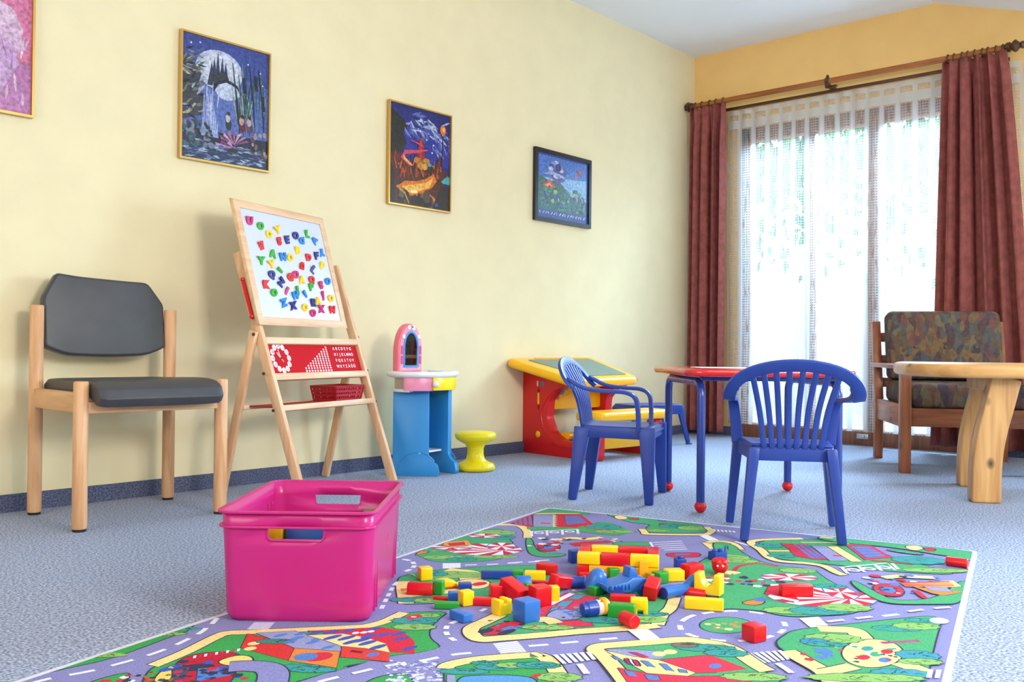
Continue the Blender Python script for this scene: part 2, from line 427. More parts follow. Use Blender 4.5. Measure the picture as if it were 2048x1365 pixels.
def draw_pond(P, rn):
    P.poly([(0, .25), (1, .25), (1, 1), (0, 1)], (82, 102, 176)); P.poly([(0, .8), (1, .7), (1, 1), (0, 1)], (64, 78, 150))
    P.poly([(.3, .25), (.7, .25), (.75, .62), (.35, .62)], (92, 112, 180))
    P.ell(.42, .76, .27, .165, (188, 196, 220), 28); P.ell(.42, .77, .22, .13, (205, 210, 228), 24)
    # rock spires against the disc
    for x, h_ in ((.36, .86), (.40, .92), (.45, .88), (.33, .82), (.49, .84)):
        P.poly([(x-.03, .70), (x+.03, .70), (x, h_)], (52, 58, 86))
    P.poly([(.28, .62), (.55, .64), (.52, .72), (.42, .75), (.3, .70)], (58, 60, 66))
    P.ell(.5, .61, .13, .085, (196, 204, 226), 18); P.ell(.55, .62, .12, .08, (190, 200, 224), 16)
    P.line([(.34, .58), (.4, .655), (.5, .69), (.62, .66), (.72, .56), (.8, .42)], [.03, .03, .03, .025, .02, .012], (44, 44, 62))
    # left cliff
    P.poly([(0, .30), (.22, .36), (.25, .5), (.18, .6), (.22, .7), (.10, .8), (0, .85)], (66, 66, 74))
    strokes(P, rn, 60, (0, .35, .2, .9), [(176, 172, 140), (120, 118, 110), (40, 40, 60), (150, 160, 190), (96, 110, 90)], (.05, .12), (.01, .03), (-20, 60))
    P.poly([(.22, .2), (.42, .2), (.34, .55), (.27, .55)], (140, 152, 205)); strokes(P, rn, 26, (.24, .2, .4, .5), [(190, 198, 230), (110, 124, 190), (165, 172, 215)], (.1, .2), (.008, .02), (80, 100))
    # reeds right
    strokes(P, rn, 34, (.62, .2, .95, .55), [(40, 56, 58), (96, 132, 110), (60, 88, 84), (150, 170, 150)], (.2, .45), (.008, .02), (70, 110))
    for x in (.62, .82, .93): P.line([(x+.02, .35), (x, .55), (x-.05, .85)], [.01, .02, .008], (34, 44, 52))
    for x, y in ((.72, .62), (.86, .66), (.95, .5)): P.line([(x, y), (x-.02, y+.13)], .035, (44, 40, 48))
    # water lily and figures
    for a in range(20, 170, 22): P.poly([(.6, .17), (.6+.2*math.cos(R(a)), .18+.11*math.sin(R(a))), (.6+.16*math.cos(R(a+14)), .18+.08*math.sin(R(a+14)))], [(176, 120, 160), (206, 160, 190), (150, 88, 140)][a % 3])
    for a in range(-20, 200, 30): P.poly([(.58, .14), (.6+.24*math.cos(R(a)), .14+.07*math.sin(R(a))), (.6+.2*math.cos(R(a+16)), .12+.06*math.sin(R(a+16)))], [(120, 60, 110), (196, 140, 176)][(a//30) % 2])
    for x, c1, c2 in ((.53, (50, 52, 40), (190, 190, 180)), (.69, (110, 36, 48), (206, 150, 130)), (.78, (96, 60, 70), (200, 160, 150))):
        P.ell(x, .33, .035, .05, c1, 10); P.ell(x-.01, .38, .028, .035, c2, 10); P.ell(x, .42, .018, .018, (60, 40, 36), 8)
    P.poly([(0, 0), (1, 0), (1, .13), (.6, .10), (.3, .16), (0, .24)], (40, 50, 88))
    strokes(P, rn, 130, (0, 0, .95, .16), [(120, 140, 180), (60, 70, 120), (30, 40, 60), (160, 176, 200), (80, 96, 90), (100, 110, 170)], (.04, .12), (.006, .02), (-12, 12))
    blobs(P, rn, 60, (.02, .1, .35, .3), [(70, 96, 110), (40, 50, 80), (120, 136, 160), (52, 70, 60), (140, 110, 130)], (.012, .03))
    blobs(P, rn, 14, (.8, .1, .98, .3), [(130, 90, 84), (90, 70, 80), (160, 140, 150)], (.015, .03))
    for x, y in ((.1, .93), (.9, .82), (.75, .87), (.93, .72), (.2, .95)): P.ell(x, y, .01, .008, (220, 225, 240), 6)

def draw_volcano(P, rn):
    P.poly([(0, 0), (1, 0), (1, 1), (0, 1)], (36, 42, 120)); P.poly([(0, .5), (1, .45), (1, .8), (0, .8)], (40, 50, 150))
    P.poly([(0, .5), (.18, .5), (.28, .62), (.22, .72), (.3, .78), (.22, .86), (.05, .93), (0, .95)], (44, 40, 38))
    strokes(P, rn, 60, (.2, .74, .9, .93), [(150, 160, 205), (96, 110, 178), (186, 192, 220), (70, 80, 160)], (.08, .2), (.015, .04), (-60, 20))
    strokes(P, rn, 24, (.7, .6, .98, .8), [(130, 146, 200), (90, 104, 176)], (.05, .12), (.01, .03), (-80, -20))
    P.line([(.88, .78), (.87, .6), (.86, .45)], [.02, .012, .03], (40, 30, 30))
    P.ell(.88, .84, .05, .05, (226, 110, 30), 14); P.ell(.89, .845, .025, .03, (255, 190, 70), 10)
    P.poly([(.62, .48), (1, .36), (1, .28), (.55, .3)], (70, 170, 180))
    P.poly([(0, .5), (.1, .52), (.2, .46), (.32, .44), (.5, .42), (.75, .44), (.82, .55), (.84, .44), (.98, .38), (.85, .3), (1, .22), (1, 0), (0, 0)], (84, 44, 32))
    strokes(P, rn, 90, (.08, .26, .85, .46), [(176, 66, 30), (120, 44, 30), (60, 34, 30), (206, 90, 40), (48, 30, 28)], (.06, .14), (.012, .03), (60, 120))
    P.poly([(.42, .42), (.60, .42), (.53, .7), (.5, .72), (.47, .66)], (150, 36, 36)); P.line([(.5, .42), (.51, .7)], .03, (196, 60, 40))
    for x, y in ((.45, .47), (.52, .46), (.6, .48), (.5, .42), (.57, .42)): P.ell(x, y, .055, .035, rn.choice([(196, 130, 40), (160, 100, 34), (216, 160, 60)]), 9, .2)
    P.line([(.34, .66), (.5, .64), (.62, .6), (.45, .56), (.25, .53), (.2, .48), (.3, .43), (.38, .41)], [.01, .015, .02, .03, .045, .05, .04, .01], (216, 70, 90))
    P.line([(.22, .5), (.25, .46), (.36, .41)], [.02, .03, .02], (246, 170, 90))
    P.poly([(.12, .17), (.25, .24), (.45, .26), (.6, .3), (.72, .36), (.78, .30), (.7, .22), (.6, .17), (.76, .11), (.74, .07), (.5, .1), (.35, .1)], (226, 120, 30))
    P.poly([(.2, .18), (.4, .22), (.6, .26), (.72, .33), (.66, .22), (.45, .15), (.35, .12)], (250, 190, 80)); P.ell(.4, .15, .06, .018, (255, 236, 170), 10)
    blobs(P, rn, 40, (.02, .0, .95, .12), [(52, 40, 34), (84, 66, 52), (110, 90, 66), (36, 28, 26)], (.03, .07))
    P.line([(.12, .18), (.25, .12), (.32, .02)], [.03, .02, .015], (196, 150, 80)); P.poly([(0, 0), (.1, 0), (.08, .3), (0, .45)], (50, 36, 32))
    P.poly([(.72, 0), (1, 0), (1, .24), (.86, .26), (.8, .14)], (46, 38, 44)); P.ell(.78, .05, .03, .02, (40, 80, 150), 8)
    for x, y in ((.6, .7), (.72, .66), (.7, .58), (.5, .78)): P.ell(x, y, .014, .01, (220, 224, 240), 6)

def draw_valley(P, rn):
    P.poly([(0, 0), (1, 0), (1, 1), (0, 1)], (60, 78, 150))
    P.poly([(.03, .12), (.97, .12), (.97, .97), (.03, .97)], (84, 124, 200)); P.poly([(.03, .3), (.97, .3), (.97, .7), (.03, .62)], (140, 180, 220))
    P.poly([(.03, .12), (.97, .12), (.97, .35), (.8, .42), (.7, .36), (.55, .5), (.4, .62), (.25, .58), (.03, .66)], (70, 112, 98))
    P.poly([(.25, .64), (.36, .82), (.42, .92), (.5, .84), (.56, .74), (.52, .62), (.4, .56)], (96, 96, 160))
    for a in range(0, 330, 30): P.ell(.36+.1*math.cos(R(a)), .78+.11*math.sin(R(a)), .05, .035, [(200, 206, 232), (150, 156, 204), (90, 92, 150)][a//30 % 3], 9, .2)
    P.ell(.40, .82, .06, .06, (70, 70, 130), 12); P.poly([(.1, .68), (.3, .74), (.5, .70), (.54, .66), (.3, .69)], (170, 178, 215))
    P.poly([(.1, .5), (.2, .57), (.24, .62), (.3, .55), (.36, .5), (.24, .47)], (214, 84, 50)); P.poly([(.14, .5), (.24, .56), (.3, .5)], (240, 150, 100))
    P.line([(.72, .7), (.8, .8), (.9, .9)], [.01, .05, .01], (190, 96, 76)); P.line([(.76, .83), (.86, .76)], .02, (120, 70, 70))
    blobs(P, rn, 90, (.08, .16, .9, .5), [(60, 110, 80), (100, 160, 96), (70, 90, 140), (150, 190, 110), (84, 128, 150), (196, 150, 160), (46, 80, 84)], (.012, .04))
    strokes(P, rn, 40, (.05, .12, .95, .35), [(60, 80, 140), (120, 150, 190), (50, 90, 80)], (.06, .14), (.01, .02), (70, 110))
    P.poly([(.03, .03), (.97, .03), (.97, .13), (.03, .13)], (66, 84, 150))
    for i in range(17): # caption, too small to read
        P.line([(.06+i*.053, .065), (.06+i*.053+.03*(i % 3 > 0), .105)], .012, (206, 214, 236))
def draw_pink(P, rn):
    P.poly([(0, 0), (1, 0), (1, 1), (0, 1)], (214, 120, 160)); P.poly([(0, 0), (1, 0), (1, .35), (0, .45)], (186, 116, 172))
    P.poly([(.3, .4), (.9, .42), (.93, .6), (.85, .72), (.5, .74), (.3, .66)], (212, 176, 206)); P.ell(.6, .68, .28, .10, (220, 186, 214), 20)
    P.poly([(.35, .15), (.75, .12), (.9, .35), (.85, .5), (.5, .5)], (196, 156, 200)); strokes(P, rn, 40, (.4, .05, .95, .45), [(226, 196, 222), (170, 120, 180), (210, 170, 206)], (.06, .2), (.01, .03), (60, 110))
    P.poly([(.3, .13), (.42, .12), (.36, .45), (.3, .5)], (232, 206, 200))
picture(-3.770, -3.375, 1.268, 1.757, .007, M_gold, 'gold-framed night pond picture with a pale moon and pink water lily', draw_pond)
picture(-2.738, -2.334, 1.222, 1.704, .007, M_gold, 'gold-framed dark blue picture with glowing orange lava, second from the window corner', draw_volcano)
picture(-1.694, -1.187, 1.263, 1.663, .022, M_blackframe, 'black-framed landscape picture with blue sky and green valley nearest the window', draw_valley)
picture(-4.70, -4.295, 1.315, 1.80, .008, M_gold, 'gold-framed pink and mauve picture at the left edge, cut off by the frame', draw_pink)

# ------------------------------------------------------------------ curtains and rod
M_rod = wood('brown_rod_wood', (176, 104, 44), (140, 78, 30), 1, 6, .35)
M_rodd = wood('dark_rod_wood', (92, 54, 30), (60, 34, 20), 1, 8, .35)
RX, RZ = -.12, 2.190
rodt = thing('curtain_rod', 'brown wooden curtain rod with dark turned finials above the garden door', 'curtain rod', (RX, 0, RZ))
b = MB(); b.tube([(0, -.06, 0), (0, -1.97, 0)], .0165, 16); b.build('rod', M_rod, rodt)
for y, s_ in ((-.05, 1), (-1.975, -1)):
    b = MB(); Mx = Matrix.Translation((0, y, 0))@Matrix.Rotation(R(-90*s_), 4, 'X')
    k = .62 if s_ > 0 else 1
    b.lathe([(.0165, -.02), (.026, -.005), (.026, .008*k), (.018, .014*k), (.032, .028*k), (.034, .036*k), (.020, .05*k), (.014, .056*k), (.021, .068*k), (.014, .082*k) if s_ < 0 else (.01, .072*k), (0, .086*k)], 16, Mx); b.build('finial', M_rodd, rodt)
b = MB(); b.box((.05, -.985, -.025), (.14, .02, .02)); b.lathe([(.023, -.012), (.026, 0), (.023, .012)], 16, Matrix.Translation((0, -.985, 0))@Matrix.Rotation(R(90), 4, 'X'))
b.sphere((0, -.985, .03), .009); b.box((.02, -1.0, -.03), (.02, .07, .012)); b.build('bracket', M_rodd, rodt, bevel=.003)
b = MB(); b.box((.05, -1.02, -.05), (.018, 1.9, .018)); b.build('inner_rail', M_rodd, rodt, bevel=.003)

M_cur = mat('dusty_red_curtain', (160, 90, 84), .9, .15, noise=.28, nscale=24, bump=.6, bscale=420, stretch=(1, 1, 1))
CX_ = -.137
def curtain(label, y0t, y1t, y0b, y1b, zt, zb, npl, seed, rings, deep=.031):
    rn = random.Random(seed)
    t = thing('curtain', label, 'curtain', (CX_, 0, 0))
    ph = [rn.uniform(-.5, .5) for _ in range(npl+2)]
    def fn(u, v):
        z = zt+(zb-zt)*v
        ya = y0t+(y0b-y0t)*v**.8; yb = y1t+(y1b-y1t)*v**.8
        uu = u+.012*math.sin(v*3+u*9)*(v)
        y = ya+(yb-ya)*uu
        k = int(u*npl); a = 2*math.pi*(u*npl)+ph[k]*.6*math.sin(math.pi*(u*npl-k))**2
        g = min(1, v/.12)
        x = deep*(.45+.55*g)*math.sin(a)+.010*math.sin(a*2.7+seed)*g+.006*math.sin(v*20+u*30)*(1-g)
        if v < .035: x += .013*math.sin(u*npl*16)*(1 if int(v*200) % 2 else .5)
        return Vector((x, y+(.008*math.cos(a*1.3)), z+(.006*math.sin(u*npl*12) if v == 0 else 0)))
    b = MB(); b.grid(fn, npl*14, 46); o = b.build('cloth', M_cur, t, solid=.003, angle=80)
    for i in range(rings):
        y = y0t+(y1t-y0t)*(i+.5)/rings
        b = MB(); b.tube([(RX-CX_+.024*math.sin(2*math.pi*k/16), y+.004*math.sin(i*2.3), RZ+.024*math.cos(2*math.pi*k/16)-.004) for k in range(16)], .0035, 6, closed=True); b.build('curtain_ring', M_rodd, t)
    return t
curtain('narrow dusty red curtain gathered in the corner, left of the garden door', -.055, -.315, -.045, -.315, 2.168, .03, 4, 3, 5)
curtain('wide dusty red curtain flaring down at the right of the garden door', -1.655, -1.965, -1.60, -2.13, 2.168, .045, 5, 8, 9, .035)

# sheer net
m = bpy.data.materials.new('white_sheer'); m.use_nodes = True; nt = m.node_tree; nt.nodes.clear(); L = nt.links
out = nt.nodes.new('ShaderNodeOutputMaterial'); mx = nt.nodes.new('ShaderNodeMixShader'); trn = nt.nodes.new('ShaderNodeBsdfTransparent')
dif = nt.nodes.new('ShaderNodeBsdfDiffuse'); dif.inputs[0].default_value = lin((240, 240, 240)); tl = nt.nodes.new('ShaderNodeBsdfTranslucent'); tl.inputs[0].default_value = lin((196, 200, 206))
m2 = nt.nodes.new('ShaderNodeMixShader'); m2.inputs[0].default_value = .5; L.new(dif.outputs[0], m2.inputs[1]); L.new(tl.outputs[0], m2.inputs[2])
uv = nt.nodes.new('ShaderNodeUVMap'); sp = nt.nodes.new('ShaderNodeSeparateXYZ'); L.new(uv.outputs[0], sp.inputs[0])
def mth(op, a, b_=None, c=None):
    n = nt.nodes.new('ShaderNodeMath'); n.operation = op
    for i, x in enumerate((a, b_, c)):
        if x is None: continue
        if isinstance(x, (int, float)): n.inputs[i].default_value = x
        else: L.new(x, n.inputs[i])
    return n.outputs[0]
U, V = sp.outputs[0], sp.outputs[1]
# U runs 0..N in pleats, V is the height in metres
fr = mth('FRACT', U); pl = mth('ABSOLUTE', mth('SUBTRACT', fr, .5))           # 0 in mid gap, .5 at pleat
pleat = mth('SMOOTH_MIN', 1, mth('MULTIPLY', mth('MAXIMUM', mth('SUBTRACT', pl, .25), 0), 7.5), .1)
lines = mth('GREATER_THAN', mth('FRACT', mth('MULTIPLY', V, 62)), .62)
lines2 = mth('GREATER_THAN', mth('FRACT', mth('MULTIPLY', U, 6.0)), .7)
nz = nt.nodes.new('ShaderNodeTexNoise'); nz.inputs['Scale'].default_value = 9; L.new(uv.outputs[0], nz.inputs[0])
grid_ = mth('MULTIPLY', mth('MAXIMUM', lines, lines2), mth('GREATER_THAN', nz.outputs[0], .42))
band1 = mth('COMPARE', V, 2.115, .017); band2 = mth('COMPARE', V, 2.035, .027)
op_ = mth('MAXIMUM', mth('MAXIMUM', band1, band2), mth('MULTIPLY', pleat, .90))
op_ = mth('MAXIMUM', op_, mth('ADD', mth('MULTIPLY', grid_, .34), .20))
op_ = mth('MINIMUM', op_, .93)
L.new(op_, mx.inputs[0]); L.new(trn.outputs[0], mx.inputs[1]); L.new(m2.outputs[0], mx.inputs[2]); L.new(mx.outputs[0], out.inputs[0])
M_sheer = m
NP = 19; SY0, SY1, SZ0, SZ1 = -.285, -2.02, 2.128, .085
bm = bmesh.new(); uvl = bm.loops.layers.uv.new('UVMap'); nu, nv = NP*10, 20; VV = []
for i in range(nu+1):
    row = []
    for j in range(nv+1):
        u = i/nu; v = j/nv; y = SY0+(SY1-SY0)*u; 
        if u > .93: y -= .10*v*(u-.93)/.07
        row.append(bm.verts.new((-.054+.007*math.cos(2*math.pi*u*NP)*(1+.5*math.sin(u*17+v*2)), y+.006*math.sin(v*5+u*23), SZ0+(SZ1-SZ0)*v)))
    VV.append(row)
for i in range(nu):
    for j in range(nv):
        f = bm.faces.new((VV[i][j], VV[i+1][j], VV[i+1][j+1], VV[i][j+1])); f.smooth = True
        for l, (a, c) in zip(f.loops, ((i, j), (i+1, j), (i+1, j+1), (i, j+1))): l[uvl].uv = (a/nu*NP, SZ0+(SZ1-SZ0)*c/nv)
me = bpy.data.meshes.new('net_curtain'); bm.to_mesh(me); bm.free(); me.materials.append(M_sheer)
o = bpy.data.objects.new('net_curtain', me); COL.objects.link(o); tag(o, 'white sheer net curtain with woven stripes across the garden door', 'net curtain')

# foliage outside the door: a tree crown on its trunk
M_leaf = mat('leaf_green', (92, 148, 46), .8, noise=.55, nscale=10)
def bushy(name, label, cat, c, rad, n, seed, trunk=None):
    rn = random.Random(seed); t = thing(name, label, cat, (c[0], c[1], -.07))
    b = MB()
    for _ in range(n):
        d = Vector((rn.gauss(0, 1), rn.gauss(0, 1), rn.gauss(0, 1))).normalized()*rn.uniform(.55, 1)
        p = Vector((d.x*rad[0], d.y*rad[1], c[2]+(d.z*rad[2] if d.z > 0 else d.z*rad[2]*rn.uniform(.1, 1.5)**1.5))); s_ = rn.uniform(.09, .2)
        q = Euler((rn.uniform(0, 3), rn.uniform(0, 3), rn.uniform(0, 3))).to_matrix()
        vs = [b.bm.verts.new(p+q@Vector(v)*s_) for v in ((-.5, 0, 0), (0, .32, .05), (.5, 0, 0), (0, -.32, .05))]
        b.bm.faces.new(vs)
    b.build('foliage', M_leaf, t, smooth=False)
    if trunk: b = MB(); b.tube([(0, 3.2, 0), (.05, 3.1, c[2]*.6), (0, 1.6, c[2]*.95), (0, 0, c[2])], [trunk, trunk*.8, trunk*.6, trunk*.3], 10); b.build('trunk', mat('bark', (90, 70, 55), .9, noise=.3), t)
    return t
bushy('garden_tree', 'leafy green tree outside the garden door, seen through the net', 'tree', (4.6, 1.2, 3.0), (1.2, 3.4, 1.05), 3600, 5, .14)
# ------------------------------------------------------------------ furniture materials
M_beech = wood('beech', (226, 178, 134), (206, 152, 106), 2, 7)
M_beechx = wood('beech_rail', (226, 180, 138), (208, 156, 112), 0, 7)
M_grey = mat('charcoal_vinyl', (64, 64, 70), .42, .5, noise=.15, nscale=12, bump=.15, bscale=500)
M_pineL = wood('pine_strip', (232, 190, 150), (214, 160, 116), 2, 5)
M_pineX = wood('pine_strip_across', (236, 200, 164), (220, 172, 130), 0, 5)
M_bluep = mat('blue_plastic', (36, 66, 158), .38, .5, noise=.08, nscale=200)
M_bluemetal = mat('blue_enamel', (34, 62, 150), .22, .6)
M_redp = mat('red_plastic', (214, 22, 30), .3, .5)
M_yelp = mat('golden_yellow_plastic', (250, 186, 10), .28, .5)
M_yel2 = mat('lemon_yellow_plastic', (248, 222, 10), .28, .5)
M_white = mat('white_plastic', (238, 238, 240), .3, .5)
M_pinkp = mat('pale_pink_plastic', (238, 148, 180), .3, .5)
M_coral = mat('coral_pink_plastic', (236, 120, 134), .3, .5)
M_skyb = mat('sky_blue_plastic', (44, 140, 208), .35, .5)
M_mirror = mat('mirror', (225, 228, 232), .03, metal=1)

# ------------------------------------------------------------------ adult chair
def adult_chair():
    t = thing('padded_chair', 'beech wood chair with charcoal vinyl seat and backrest against the left wall', 'chair', (-4.094, -.309, 0), R(-3))
    for sx in (-1, 1):
        for sy, h_ in ((1, .685), (-1, .447)):
            b = MB(); b.lathe([(.0195, .008), (.0215, .014), (.0215, h_-.004), (.0185, h_)], 20, T(sx*.226, sy*.192, 0)); lg = b.build('leg', M_beech, t, angle=50)
            b = MB(); b.lathe([(.019, 0), (.0195, .009)], 16, T(sx*.226, sy*.192, 0)); b.build('foot_cap', M_black, lg)
    for sx in (-1, 1):
        b = MB(); b.box((sx*.226, 0, .382), (.022, .36, .062)); b.build('side_rail', wood_y, t, bevel=.003)
    b = MB(); b.box((0, -.192, .368), (.43, .022, .035)); b.build('front_rail', M_beechx, t, bevel=.003)
    b = MB(); b.box((0, .192, .385), (.43, .022, .05)); b.build('rear_rail', M_beechx, t, bevel=.003)
    # seat: flat pad that rolls down over the front rail
    prof = [(.19, .398), (.19, .43), (.17, .446), (.08, .447), (-.08, .452), (-.17, .455), (-.225, .448), (-.262, .425), (-.275, .395), (-.262, .372), (-.235, .368), (-.21, .392), (-.15, .400)]
    b = MB(); xs = [-.203, -.197, -.18, -.1, 0, .1, .18, .197, .203]; k = [.55, .85, 1, 1, 1, 1, 1, .85, .55]
    ctr = Vector((-.03, .42)); rings = []
    for x, kk in zip(xs, k):
        rr = []
        for (y, z) in prof:
            zz = ctr.y+(z-ctr.y)*(kk if z > .40 or y < -.2 else 1); yy = y if y > -.2 else -.2+(y+.2)*(kk)
            rr.append(b.bm.verts.new((x, yy, zz)))
        rings.append(rr)
    for A, B in zip(rings, rings[1:]):
        for i in range(len(prof)): b.bm.faces.new((A[i], A[(i+1) % len(prof)], B[(i+1) % len(prof)], B[i]))
    b.bm.faces.new(rings[0][::-1]); b.bm.faces.new(rings[-1])
    b.build('seat', M_grey, t, bevel=.006, bseg=3, angle=50, subsurf=1)
    out = [(-.205, .545), (-.14, .517), (0, .512), (.14, .517), (.205, .545), (.205, .700), (.150, .778), (.06, .780), (0, .783), (-.08, .786), (-.160, .795), (-.205, .712)]
    out = rpoly(out, [.015, .05, .05, .05, .015, .012, .018, .03, .03, .03, .012, .012], 3)
    b = MB(); Mx = Matrix.Translation((0, .212, 0)); b.prism(out, -.001, .040, Matrix.Translation((0, .215, .52))@Matrix.Rotation(R(-7), 4, 'X')@Matrix.Translation((0, 0, -.52))@XZ(0))
    b.build('backrest', M_grey, t, bevel=.010, bseg=4, angle=60)
    return t
wood_y = wood('beech_side', (222, 174, 130), (204, 150, 104), 1, 7)
adult_chair()

# ------------------------------------------------------------------ easel
def easel():
    th = R(17.6); W = .603; TL = .340
    t = thing('easel', 'pine double-sided easel with whiteboard and red clock panel beside the vinyl chair', 'easel', (-3.010, -.389, 0), th)
    # local: x = along width (0 at right foot, -W at left), y = towards the wall
    an = math.atan(TL)
    def P(x, z, off=0): # point on the front plane at height z; off = towards the viewer
        return Vector((x, TL*z-off*math.cos(an), z-off*math.sin(an)))
    for x in (0, -W):
        b = MB(); b.bar(P(x, .006), P(x, .90), .036, .020, (0, 1, 0)); f = b.build('front_leg', M_pineL, t, bevel=.003)
        zt = .60
        s_ = 1 if x == 0 else -1
        b = MB(); b.bar((x+.021*s_, TL*zt+.008, zt+.012), (x+.021*s_, .352, .004), .032, .018, (0, 1, 0)); b.build('rear_leg', M_pineL, t, bevel=.003)
        for z in (.60, .33, .46):
            b = MB(); b.lathe([(.006, 0), (.006, .003), (0, .005)], 10, Matrix.Translation(P(x, z)+Vector(((-.031 if x else .031), 0, 0)))@Matrix.Rotation(R(90 if x == 0 else -90), 4, 'Y')); b.build('bolt', M_rodd, f)
    # board
    zb, ztp = .645, 1.098
    x0, x1 = -W-.020, -.068
    ny = Vector((0, -math.cos(an), -math.sin(an)))
    upv = Vector((0, math.sin(an), math.cos(an)))
    L = (ztp-zb)/math.cos(an)
    ab = math.atan(.281); nb = Vector((0, -math.cos(ab), -math.sin(ab))); ub = Vector((0, math.sin(ab), math.cos(ab)))
    bl = P(x0, zb, .024); Mx = Matrix(((1, 0, 0, bl.x), (0, ub.y, nb.y, bl.y), (0, ub.z, nb.z, bl.z), (0, 0, 0, 1)))
    Wd = x1-x0
    fw_ = .03
    b = MB(); b.prism([[(0, 0), (Wd, 0), (Wd, L), (0, L)], [(fw_, fw_), (fw_, L-fw_), (Wd-fw_, L-fw_), (Wd-fw_, fw_)]], -.010, .010, Mx)
    b.build('board_frame', M_pineX, t, bevel=.002)
    b = MB(); b.prism([(fw_-.004, fw_-.004), (Wd-fw_+.004, fw_-.004), (Wd-fw_+.004, L-fw_+.004), (fw_-.004, L-fw_+.004)], -.004, .004, Mx)
    b.build('whiteboard', mat('whiteboard', (214, 219, 232), .3, .4), t, smooth=False)
    boardM = Matrix.Translation(t.location)@Matrix.Rotation(th, 4, 'Z')@Mx@Matrix.Translation((fw_, fw_, .004))
    # cross rails and red panel
    def cross(z, name, ww=.026, tt=.020, m_=None):
        b = MB(); b.bar(P(-W+.008, z, .010), P(-.008, z, .010), ww, tt, (0, math.sin(an), math.cos(an))); return b.build(name, m_ or M_pineX, t, bevel=.003)
    cross(.580, 'panel_rail'); cross(.449, 'panel_rail')
    p0 = P(-W+.012, .458, .004); Mp = Matrix(((1, 0, 0, p0.x), (0, upv.y, ny.y, p0.y), (0, upv.z, ny.z, p0.z), (0, 0, 0, 1)))
    PW = W-.024; PH = .122/math.cos(an)
    b = MB(); b.prism([(0, 0), (PW, 0), (PW, PH), (0, PH)], -.003, .001, Mp); pan = b.build('learning_panel', mat('red_board', (196, 22, 32), .75, .15), t, smooth=False)
    Mp2 = Mp@Matrix.Translation((0, 0, .0012))
    pr = Paint(lambda u, v, e: tuple(Mp2@Vector((u, v, e))))
    wh = (244, 238, 242)
    cx, cy, rr = .070, PH*.475, PH*.365
    for k in range(12): pr.ell(cx+rr*math.sin(2*math.pi*k/12), cy+rr*math.cos(2*math.pi*k/12), .0115, .0115, wh, 12)
    pr.line([(cx-.016, cy+.022), (cx, cy)], .006, (240, 200, 200)); pr.line([(cx-.006, cy+.034), (cx, cy)], .004, (246, 214, 214)); pr.line([(cx, cy), (cx+.012, cy-.014)], .005, (230, 150, 160))
    pr.ell(cx, cy, .004, .004, (30, 30, 30), 8)
    pr.build('clock_face', attr_mat('panel_print', .75, .15, .02, 40), pan)
    pr = Paint(lambda u, v, e: tuple(Mp2@Vector((u, v, e))))
    for c in range(10):
        for r_ in range(c+1):
            x = .205+c*.0178; y = .020+r_*.0094
            pr.poly([(x-.0045, y-.003), (x+.0045, y-.003), (x+.0045, y+.0035), (x-.0045, y+.0035)], (246, 214, 222))
        pr.poly([(.205+c*.0178-.005, .006), (.205+c*.0178+.005, .006), (.205+c*.0178+.005, .013), (.205+c*.0178-.005, .013)], wh)
    pr.build('counting_pyramid', bpy.data.materials['panel_print'], pan)
    for i in range(12):
        join_text([(str(12 if i == 0 else i), cx+rr*math.sin(2*math.pi*i/12), cy+rr*math.cos(2*math.pi*i/12), .0115)], Mp2@Matrix.Translation((0, 0, .0022)), M_redink, 'clock_numeral', pan)
    rows = ['ABCDEFG', 'HIJKLMNO', 'PQRSTUV', 'WXYZÄÖÜ']; txt = []
    for i, r_ in enumerate(rows):
        for j, ch in enumerate(r_): txt.append((ch, .415+j*(.0195 if len(r_) == 7 else .0172), PH*.775-i*.0250, .0175))
    join_text(txt, Mp2@Matrix.Translation((0, 0, .002)), M_whiteink, 'alphabet', pan)
    # lower shelf bars
    cross(.338, 'shelf_rail', .022, .018)
    b = MB(); yy = TL*.33+.15; b.box((-W/2-.01, yy, .335), (W+.02, .018, .018)); b.build('shelf_rail', M_pineX, t, bevel=.003)
    b = MB(); b.box((-W/2, TL*.338+.075, .338), (W-.02, .135, .006)); b.build('shelf', mat('pale_hardboard', (170, 74, 70), .75, .2), t)
    # red turning arms at the sides
    for x, s_ in ((-W-.014, 1), (.014, -1)):
        b = MB(); a_ = P(x, .80, .0); c_ = P(x, .665, .0); b.bar(a_, c_, .013, .006, (0, 1, 0)); b.sphere(a_, .008, 10); b.sphere(c_, .010, 10); b.build('hinge_arm', M_redp, t)
    return t, boardM, Wd-2*fw_, L-2*fw_, P, th

